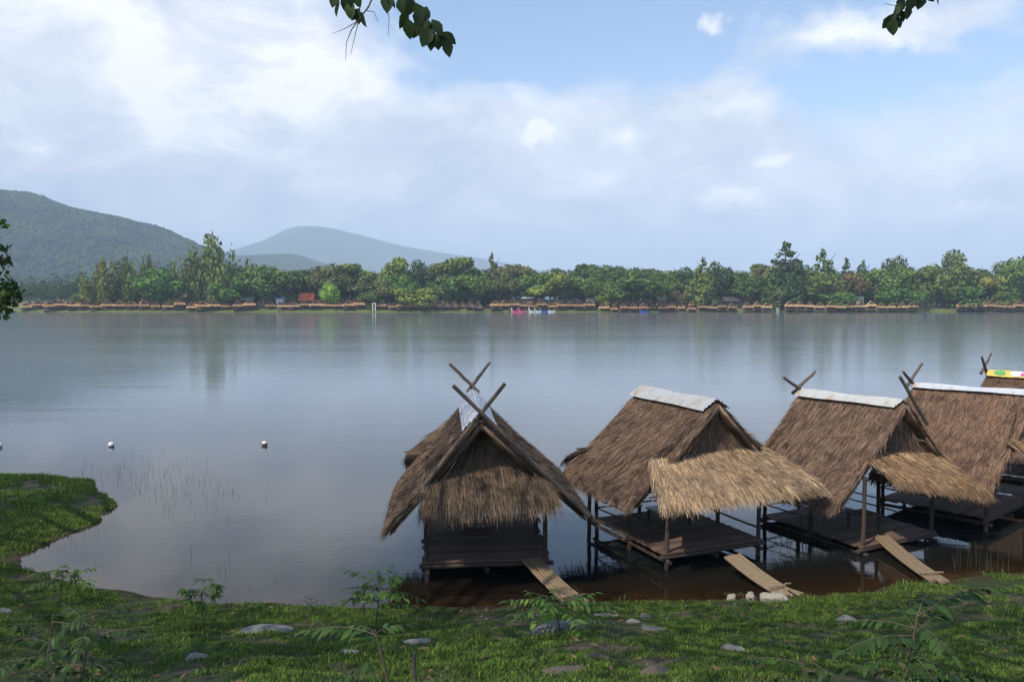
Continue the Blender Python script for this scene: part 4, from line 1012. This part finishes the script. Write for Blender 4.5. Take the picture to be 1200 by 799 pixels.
def sapling(label, base, top, leaves, col, seed, stem_r=.012, second=None, group='leafy saplings on the bank'):
    """leaves: list of (t along stem, azimuth deg, elevation deg, length, pairs, leaflet size, droop)"""
    r = np.random.default_rng(seed); base = Vector(base); top = Vector(top)
    t = thing('sapling', label, 'plant', base, 0, group); V, F, R_ = [], [], []
    tl = top - base; mb = MB(); path = [Vector((0, 0, -.05))] + [tl * k + Vector((tl.y, -tl.x, 0)) * .12 * math.sin(PI * k) for k in (.25, .5, .75, 1)]
    mb.tube(path, [stem_r, stem_r * .9, stem_r * .8, stem_r * .65, stem_r * .4], 7)
    for (k, az, el, L, npr, sz, dr) in leaves:
        i = min(3, int(k * 4)); q = path[i].lerp(path[i + 1], k * 4 - i) if k < 1 else path[-1]
        a, e = math.radians(az), math.radians(el)
        leaflets(q, (math.cos(a) * math.cos(e), math.sin(a) * math.cos(e), math.sin(e)), L, npr, sz, r, dr, V, F, R_)
    for pts, rr in R_: mb.tube(pts, rr, 5)
    mb.build('stem', M['bark'], t)
    o = np_mesh('leaves', V, F, M['leaf'], t); o.color = (*col, 1); return t
def fan(n_, L, npr, sz, k0=.6, el=(0, 35), dr=.5, seed=0, az0=0):
    r = random.Random(seed); return [(k0 + (1 - k0) * i / max(1, n_ - 1), az0 + i * 137.5 + r.uniform(-20, 20), r.uniform(*el), L * r.uniform(.75, 1.15), npr, sz, dr) for i in range(n_)]
SG = (.10, .19, .035); SD = (.050, .095, .024)
def on_bank(px, py, top_px, top_py):
    b = bank(px, py); return b, at_y(top_px, top_py, b.y)
b, tp = on_bank(70, 712, 74, 668); sapling('leafy sapling by the cove on the left, flat spreading top', b, tp, fan(8, .6, 7, .15, .7, (-5, 22), .35, 1) + fan(8, .5, -7, .16, .6, (-5, 22), .35, 31), SG, 1)
b, tp = on_bank(238, 738, 236, 690); sapling('thin young sapling with a round tuft of leaves, left of the grey slab', b, tp, fan(22, .42, -7, .15, .62, (-10, 30), .4, 2), (.09, .17, .035), 2)
b, tp = on_bank(440, 738, 446, 682); sapling('bright leafy sapling beside the first black stake', b, tp, fan(12, .60, 7, .15, .5, (-5, 45), .5, 3) + fan(14, .5, -7, .15, .6, (-10, 40), .5, 33), (.12, .22, .035), 3)
b, tp = on_bank(657, 744, 650, 702); sapling('flat topped sapling standing before the large grey boulder', b, tp, fan(18, .75, 8, .16, .72, (-6, 16), .22, 4), (.11, .21, .035), 4)
b, tp = on_bank(876, 738, 872, 704); sapling('small low sapling below the three pale rocks', b, tp, fan(12, .24, -5, .10, .3, (0, 40), .6, 5), SD, 5, .008)
b, tp = on_bank(1066, 724, 1062, 690); sapling('small reddish stemmed seedling below the right gangplank', b, tp, fan(7, .22, 3, .08, .4, (10, 60), .5, 6), (.11, .13, .035), 6, .008)
b, tp = on_bank(365, 722, 365, 704); sapling('tiny dark seedling at the waterline left of the black stake', b, tp, fan(8, .16, 3, .06, .3, (10, 60), .3, 7), SD, 7, .006)
def near_plant(label, px, py_base, px_top, py_top, y, leaves, col, seed, r=.011):
    b = at_y(px, py_base, y); zb = gz(b.x, y); b = Vector((b.x, y, zb)); tp = at_y(px_top, py_top, y)
    sapling(label, b, tp, leaves, col, seed, r)
near_plant('large dark sapling in the bottom left corner with two stems', 52, 830, 62, 722, 5.6, fan(15, .42, 8, .095, .4, (-10, 30), .5, 11), (.034, .068, .018), 11)
near_plant('second dark sapling close to the bottom left corner, leaning right', 78, 830, 112, 716, 5.3, fan(13, .38, 8, .09, .45, (-10, 30), .6, 12), (.036, .075, .018), 12)
near_plant('curved stem plant with one long arching feathered leaf, bottom centre left', 468, 830, 440, 738, 5.6, [(.95, 170, 20, .55, 11, .13, .7), (.9, 120, 20, .4, 8, .12, .8), (.97, 30, 30, .22, 5, .10, .8), (.7, 200, 10, .3, 7, .11, .8)], (.045, .10, .022), 13)
near_plant('large dark sapling in the bottom right corner with long arching leaves', 1042, 830, 1075, 722, 5.6, [(1, 12, 30, .75, 13, .15, .6), (.95, 60, 30, .4, 8, .13, .8), (.85, 180, 10, .5, 9, .13, .7), (.6, 350, 5, .6, 10, .14, .4), (.5, 190, 0, .45, 9, .13, .5), (.7, 270, 20, .35, 7, .12, .8), (.4, 20, 0, .35, 8, .12, .5), (.9, 100, 40, .3, 6, .12, .8)] + fan(12, .42, 8, .11, .5, (-10, 35), .5, 44), (.036, .078, .020), 14)
near_plant('low dark leafy plant at the bottom edge right of centre', 960, 830, 940, 770, 5.2, fan(11, .32, 7, .09, .3, (-10, 25), .5, 15), (.036, .075, .018), 15)
# black stakes
for px, p0, p1, lb in ((426, 724, 690, 'thin black stake beside the bright leafy sapling'), (486, 799, 764, 'thin black stake near the bottom edge by the curved stem plant')):
    b, tp = on_bank(px, p0, px, p1); mb = MB(); mb.pole(b - Vector((0, 0, .2)), tp, .022, .018, 4, .003)
    tag(mb.build('black_stake', M['darkwall']), lb, 'stake')

# ------------------------------------------------------------------ near trees that shade the bank; some twigs hang into the picture
def near_leaf(p_, d, L, V, F, r, wd=.72):
    up = np.array([0, -1., .2]) + r.normal(0, .45, 3); leaf_np(np.array(p_), d / np.linalg.norm(d), up, L, V, F, r, wd, .12)
def shade_tree(label, base, clumps, trunk_to, seed, twigs=(), nleaf=950, leaf=.13, col=(.045, .085, .024)):
    r = np.random.default_rng(seed); random.seed(seed); base = Vector(base); t = thing('shade_tree', label, 'tree', base)
    mb = MB(); hub = Vector(trunk_to) - base
    mb.pole((0, 0, -.3), hub, .28, .18, 7, .05, 12); mb.build('trunk', M['bark'], t, True)
    mb = MB(); V, F = [], []
    AV, AF, off = [], [], 0
    for (x, y, z, rad, fl) in clumps:
        c = Vector((x, y, z)) - base; mid = hub.lerp(c, .5) + Vector((0, 0, -.3)); mb.tube([hub, mid, c], [.12, .08, .03], 7)
        n_ = int(nleaf * rad * rad / 6); d = norm(r.normal(size=(n_, 3))) * (r.random(n_) ** .45 * rad)[:, None]; d[:, 2] *= fl
        cc = np.array(c)[None] + d; ax = norm(r.normal(size=(n_, 3))); nr = norm(np.cross(ax, r.normal(size=(n_, 3)))); sd = np.cross(ax, nr)
        L = (leaf * r.uniform(.9, 1.8, n_))[:, None]
        q = np.stack([cc, cc + ax * L * .5 + sd * L * .34, cc + ax * L, cc + ax * L * .5 - sd * L * .34], 1)
        AV.append(q.reshape(-1, 3)); AF.append(np.arange(n_ * 4).reshape(-1, 4) + off); off += n_ * 4
    mb.build('limbs', M['bark'], t)
    o = np_mesh('crown', np.concatenate(AV), np.concatenate(AF), M['leaf'], t); o.color = (*col, 1)
    for (path, rr, leaves, lsize) in twigs:
        mb = MB(); b0 = np.array(base); mb.tube([Vector(q) - base for q in path], rr, 6); br = mb.build('branch', M['bark'], t)
        V, F = [], []
        for (pt, dr) in leaves: near_leaf(np.array(pt) - b0, np.array(dr, float), lsize * r.uniform(.85, 1.15), V, F, r)
        if V: o = np_mesh('leaves', V, F, M['leaf'], br); o.color = (.035, .065, .022, 1)
    return t
def px_path(lst, y): return [tuple(at_y(a, b, y + (c[0] if c else 0))) for a, b, *c in lst]
YB = 4.6
tw = []
lv = [((500, 8), (-.3, 0, -1)), ((470, -4), (.2, 0, -1)), ((455, -8), (-.1, 0, -1)), ((482, -2), (-.2, .1, -1)), ((488, 4), (.3, 0, -1)), ((478, 22), (.1, .2, -1)), ((492, 12), (-.2, 0, -1)), ((493, 25), (-.5, 0, -1)), ((490, 26), (.2, 0, -1)), ((497, 24), (.35, .1, -1)),
      ((503, 24), (-.3, 0, -1)), ((506, 23), (.4, 0, -.6)), ((508, 36), (-.2, .1, -1)), ((512, 40), (.1, 0, -1)), ((514, 38), (.4, .1, -1)), ((524, 46), (.1, 0, -1)), ((505, 34), (-.5, 0, -.9)), ((450, -6), (.6, 0, -.6)), ((476, 12), (-.3, 0, -1)), ((518, 38), (.6, 0, -.5))]
tw.append((px_path([(330, -150), (420, -70), (470, -18), (492, 12), (508, 32), (526, 46)], YB), [.02, .014, .009, .005, .004, .002], [(tuple(at_y(a, b, YB + random.uniform(-.08, .08))), d) for (a, b), d in lv], .098))
lv2 = [((395, -8), (-.4, 0, -1)), ((398, 2), (-.2, 0, -.6)), ((404, -4), (.1, 0, -1)), ((412, 2), (-.2, 0, -1)), ((415, 8), (-.3, 0, -1)), ((408, -6), (.3, 0, -1)), ((420, 12), (.0, 0, -1)), ((422, 10), (-.6, 0, -.8)), ((418, -6), (.2, .1, -1)), ((424, 14), (.1, 0, -.5))]
tw.append((px_path([(420, -70), (440, -10), (432, 8), (420, 24), (412, 35), (406, 50), (405, 72)], YB), [.012, .006, .005, .004, .003, .002, .001], [(tuple(at_y(a, b, YB + random.uniform(-.08, .08))), d) for (a, b), d in lv2], .085))
tw.append((px_path([(421, 22), (416, 42), (411, 64)], YB), [.003, .002, .001], [], .1)); tw.append((px_path([(418, 26), (404, 34), (389, 40)], YB), [.003, .002, .001], [], .1))
tw.append((px_path([(430, 13), (438, 14), (443, 26)], YB), [.003, .002, .001], [], .1)); tw.append((px_path([(448, -6), (456, 20), (455, 42)], YB), [.003, .002, .001], [], .1)); tw.append((px_path([(418, 24), (424, 22), (428, 30)], YB), [.002, .002, .001], [], .1))
def C(tx, ty, tz, z, rad, fl=.6):   # a crown clump whose shadow falls on the point (tx,ty,tz)
    k = (z - tz) / SUN.z; return (tx + SUN.x * k, ty + SUN.y * k, z, rad, fl)
shade_tree('tall shade tree left of the camera whose twigs hang into the top of the photo', (-8.2, 4.0, gz(-8.2, 4.0)),
    [C(-2.2, 16.2, 2.2, 13.2, 1.9), C(-.6, 17.6, 2.6, 13.8, 1.9), C(.9, 16.4, 2.2, 13.2, 1.6), C(-.8, 19.4, 2.8, 14.2, 1.7), C(-7, 11, 1.2, 11.5, 2.4), C(-3.5, 11.2, 1.2, 11.5, 2.4), C(-5, 14, .5, 12.2, 2.1), C(-1.5, 13.8, .5, 12.2, 1.9), C(-9, 14, .6, 12.2, 2.3), C(-5, 9, 2, 10.8, 2.2), C(-9, 12, 1, 11.2, 2.2), C(-2, 9.5, 2, 11.2, 2.2), C(-11, 16, .5, 12.5, 2.2)],
    (-7.4, 4.4, 8.5), 3, tw)
lv3 = [((1058, -4), (-.3, 0, -1)), ((1066, -6), (.2, 0, -1)), ((1074, -8), (.1, 0, -1)), ((1080, -6), (-.2, 0, -1)), ((1060, 2), (-.6, 0, -.8)), ((1052, 8), (-.2, 0, -1)), ((1056, 12), (.3, 0, -1)), ((1048, 16), (-.5, 0, -1)), ((1046, 22), (0, 0, -1)), ((1044, 20), (-.6, 0, -.9)), ((1050, 20), (.5, 0, -1)), ((1046, 26), (.1, 0, -1)), ((1070, -2), (-.4, 0, -1)), ((1064, 6), (0, 0, -1)), ((1086, -12), (.5, 0, -.8)), ((1094, -10), (.4, 0, -.8))]
tw3 = [(px_path([(1200, -160), (1120, -60), (1084, -18), (1062, 2), (1046, 22)], 5.6), [.02, .012, .007, .004, .002], [(tuple(at_y(a, b, 5.6 + random.uniform(-.08, .08))), d) for (a, b), d in lv3], .095),
       (px_path([(1056, 8), (1044, 6), (1036, 4)], 5.6), [.003, .002, .001], [], .1)]
shade_tree('tall shade tree right of the camera with one leafy twig at the upper right', (4.4, -1.0, gz(4.4, -1.0)),
    [C(1.5, 11, 1.2, 12, 2.3), C(5, 11.5, 1.2, 12, 2.3), C(8.4, 12.2, 1.2, 12, 2.2), C(3.2, 13.6, .6, 12.5, 1.5), C(1.2, 13.9, .5, 12.4, 1.4), C(8, 9.5, 1.9, 11, 2.2), C(3, 9, 2, 11, 2.3), C(11, 13.6, .9, 12.5, 2.0), C(6.2, 13.2, .8, 12.3, 1.7), C(0, 12.3, 1, 12, 1.8), C(5.5, 9, 2, 11, 2.0)],
    (3.6, -.6, 8.6), 8, tw3)
# tree on the left whose drooping sprays enter at the left edge
YL = 15.0
cl = []
for (px, py, r_) in ((-70, 250, .75), (-10, 262, .22), (-60, 300, .9), (-14, 296, .40), (-4, 312, .24), (-50, 345, .7), (-12, 344, .40), (2, 342, .34), (8, 352, .22), (-2, 362, .25), (-110, 200, 1.0), (-140, 230, 1.4), (-130, 300, 1.4)):
    q = at_y(px, py, YL + random.uniform(-.3, .3)); cl.append((q.x, q.y, q.z, r_, .8))
cl += [C(-13.5, 21, .5, 12.5, 1.7), C(-12.2, 23, .5, 12.5, 1.6), C(-15, 24.5, .5, 13, 1.8), C(-13.3, 18.6, .5, 12, 1.6)]
shade_tree('leafy tree just outside the left edge with drooping sprays', (-12.6, 14.4, gz(-12.6, 14.4)), cl, (-12.2, 14.7, 6.2), 12, (), 5200, .10, (.050, .10, .022))

# ------------------------------------------------------------------ haze (even air around everything)
mb = MB(); X0, X1, Y0, Y1, Z0, Z1 = -13000, 13000, -700, 14500, -42, 800
mb.box(((X0 + X1) / 2, (Y0 + Y1) / 2, (Z0 + Z1) / 2), (X1 - X0, Y1 - Y0, Z1 - Z0))
m = bpy.data.materials.new('haze'); m.use_nodes = True; nt = m.node_tree; nt.nodes.clear()
out = nt.nodes.new('ShaderNodeOutputMaterial'); v = nt.nodes.new('ShaderNodeVolumePrincipled')
v.inputs['Color'].default_value = (.66, .81, 1, 1); v.inputs['Density'].default_value = .00019; v.inputs['Anisotropy'].default_value = -.1
nt.links.new(v.outputs[0], out.inputs['Volume'])
tag(mb.build('haze', m), 'pale blue haze filling the air towards the mountain', 'haze', None, 'stuff')

# ------------------------------------------------------------------ sky
W = bpy.data.worlds.new('World'); SC.world = W; W.use_nodes = True
nt = W.node_tree; nt.nodes.clear()
out = nt.nodes.new('ShaderNodeOutputWorld')
sky = nt.nodes.new('ShaderNodeTexSky'); sky.sky_type = 'NISHITA'; sky.sun_disc = False
sky.sun_elevation = SUN_EL; sky.sun_rotation = SUN_AZ % (2 * PI); sky.air_density = 1.0; sky.dust_density = .6; sky.ozone_density = 1.2
bg = nt.nodes.new('ShaderNodeBackground'); nt.links.new(sky.outputs[0], bg.inputs[0]); bg.inputs[1].default_value = .14
tc = nt.nodes.new('ShaderNodeTexCoord'); D = tc.outputs['Generated']
sp = N(nt, 'ShaderNodeSeparateXYZ'); nt.links.new(D, sp.inputs[0])
u = math_n(nt, 'ARCTAN2', sp.outputs['X'], sp.outputs['Y']); vv = math_n(nt, 'ARCSINE', sp.outputs['Z'])
cb = N(nt, 'ShaderNodeCombineXYZ'); nt.links.new(u, cb.inputs[0]); nt.links.new(vv, cb.inputs[1])
UV = cb.outputs[0]
def uv_of(px, py):
    d = ray(px, py).normalized(); return math.atan2(d.x, d.y), math.asin(d.z)
warp = N(nt, 'ShaderNodeTexNoise'); warp.inputs['Scale'].default_value = 5; warp.inputs['Detail'].default_value = 6; nt.links.new(UV, warp.inputs['Vector'])
wv = N(nt, 'ShaderNodeVectorMath', operation='SUBTRACT'); nt.links.new(warp.outputs['Color'], wv.inputs[0]); wv.inputs[1].default_value = (.5, .5, .5)
ws = N(nt, 'ShaderNodeVectorMath', operation='SCALE'); nt.links.new(wv.outputs[0], ws.inputs[0]); ws.inputs['Scale'].default_value = .22
wa = N(nt, 'ShaderNodeVectorMath', operation='ADD'); nt.links.new(UV, wa.inputs[0]); nt.links.new(ws.outputs[0], wa.inputs[1])
UW = wa.outputs[0]
w2 = N(nt, 'ShaderNodeTexNoise'); w2.inputs['Scale'].default_value = 26; w2.inputs['Detail'].default_value = 6; w2.inputs['Roughness'].default_value = .6; nt.links.new(UV, w2.inputs['Vector'])
v2_ = N(nt, 'ShaderNodeVectorMath', operation='SUBTRACT'); nt.links.new(w2.outputs['Color'], v2_.inputs[0]); v2_.inputs[1].default_value = (.5, .5, .5)
s2_ = N(nt, 'ShaderNodeVectorMath', operation='SCALE'); nt.links.new(v2_.outputs[0], s2_.inputs[0]); s2_.inputs['Scale'].default_value = .055
a2_ = N(nt, 'ShaderNodeVectorMath', operation='ADD'); nt.links.new(UV, a2_.inputs[0]); nt.links.new(s2_.outputs[0], a2_.inputs[1])
BIG = UW
def blob(px, py, rx, ry, amp):
    UW = a2_.outputs[0] if rx < 130 else BIG
    cu, cv = uv_of(px, py)
    s = N(nt, 'ShaderNodeVectorMath', operation='SUBTRACT'); nt.links.new(UW, s.inputs[0]); s.inputs[1].default_value = (cu, cv, 0)
    k = N(nt, 'ShaderNodeVectorMath', operation='MULTIPLY'); nt.links.new(s.outputs[0], k.inputs[0]); k.inputs[1].default_value = (FPX / rx, FPX / ry, 0)
    l = N(nt, 'ShaderNodeVectorMath', operation='LENGTH'); nt.links.new(k.outputs[0], l.inputs[0])
    mr = N(nt, 'ShaderNodeMapRange', interpolation_type='SMOOTHSTEP'); nt.links.new(l.outputs['Value'], mr.inputs[0])
    mr.inputs[1].default_value = 0; mr.inputs[2].default_value = 1.5; mr.inputs[3].default_value = amp; mr.inputs[4].default_value = 0
    return mr.outputs[0]
fb = noise(nt, mapv(nt, UV, (1, 1.7, 1), (3.1, 1.7, 0)), 5.5, 9, .58, .3)
fine = noise(nt, mapv(nt, UV, (1, 1.5, 1), (7, 2, 0)), 16, 7, .6, .2)
dens = math_n(nt, 'MULTIPLY', math_n(nt, 'SUBTRACT', fb, .5), 1.7)
dens = math_n(nt, 'ADD', dens, math_n(nt, 'MULTIPLY', math_n(nt, 'SUBTRACT', fine, .5), .95))
for q in ((60, 60, 380, 220, 1.0), (250, 150, 330, 110, .5), (640, 170, 280, 70, .62), (520, 250, 700, 100, .8), (1000, 36, 105, 26, .85), (833, 31, 18, 15, 1.2), (1120, 20, 90, 28, .45), (1000, 270, 520, 90, .5), (950, 165, 320, 40, .22),
          (640, 35, 190, 55, -.5), (1060, 95, 190, 30, -.1), (-500, 150, 500, 300, .5), (850, 232, 40, 16, .4), (1150, 250, 45, 14, .4), (905, 188, 26, 10, .5), (850, 120, 60, 18, .4), (600, 318, 2400, 85, .6), (2000, 100, 500, 200, .5)):
    dens = math_n(nt, 'ADD', dens, blob(*q))
mask = ramp(nt, dens, [(.12, (0, 0, 0)), (.42, (.5, .5, .5)), (.9, (1, 1, 1))])
lit = math_n(nt, 'ADD', math_n(nt, 'MULTIPLY', math_n(nt, 'SUBTRACT', noise(nt, mapv(nt, UV, (1, 1.6, 1), (3.1, 1.68, 0)), 6.5, 9, .62, .5), .5), 1.3), .51)
lit = math_n(nt, 'ADD', lit, math_n(nt, 'MULTIPLY', math_n(nt, 'SUBTRACT', noise(nt, mapv(nt, UV, (1, 1.5, 1), (7, 2.015, 0)), 16, 7, .6, .2), .5), .32))
for q in ((90, 30, 420, 130, .22), (630, 120, 290, 35, .16), (280, 130, 110, 45, .12), (1000, 30, 110, 30, .2), (833, 32, 20, 15, .2), (110, 200, 260, 40, -.16), (850, 232, 34, 12, .34), (905, 188, 20, 8, .34), (630, 158, 26, 9, .36), (735, 160, 26, 14, .3), (1150, 250, 40, 10, .26), (830, 130, 60, 14, .2), (30, 175, 24, 8, .2), (300, 112, 36, 20, .2), (170, 100, 60, 30, .2)):
    lit = math_n(nt, 'ADD', lit, blob(*q))
ccol = ramp(nt, lit, [(.28, (.50, .55, .65)), (.48, (.645, .67, .74)), (.64, (.79, .80, .845)), (.80, (1.02, 1.0, .99))])
bg2 = nt.nodes.new('ShaderNodeBackground'); nt.links.new(ccol, bg2.inputs[0]); bg2.inputs[1].default_value = .9
mx = nt.nodes.new('ShaderNodeMixShader')
nt.links.new(math_n(nt, 'MULTIPLY', mask, .92), mx.inputs[0]); nt.links.new(bg.outputs[0], mx.inputs[1]); nt.links.new(bg2.outputs[0], mx.inputs[2]); nt.links.new(mx.outputs[0], out.inputs[0])

# ------------------------------------------------------------------ sun, camera, render
L = bpy.data.lights.new('sun', 'SUN'); L.energy = 3.05; L.angle = math.radians(.5); L.color = (1, .93, .82)
lo = bpy.data.objects.new('sun', L); COL.objects.link(lo); lo.rotation_euler = (-SUN).to_track_quat('-Z', 'Y').to_euler()
lo.location = (0, 0, 60)
cam = bpy.data.cameras.new('camera'); cam.sensor_width = 36; cam.lens = FPX / 1200 * 36; cam.clip_end = 20000; cam.clip_start = .05
co = bpy.data.objects.new('camera', cam); COL.objects.link(co); co.location = (0, 0, H); co.rotation_euler = (PI / 2 - TH, 0, 0)
SC.camera = co
SC.view_settings.view_transform = 'Standard'; SC.view_settings.look = 'None'; SC.view_settings.exposure = .55; SC.view_settings.gamma = 1
SC.render.engine = 'CYCLES'
cy = SC.cycles; cy.max_bounces = 6; cy.diffuse_bounces = 2; cy.glossy_bounces = 3; cy.transmission_bounces = 3; cy.transparent_max_bounces = 4; cy.volume_bounces = 3
cy.sample_clamp_indirect = 4
try:
    cy.use_denoising = True; cy.denoiser = 'OPENIMAGEDENOISE'
except Exception: pass
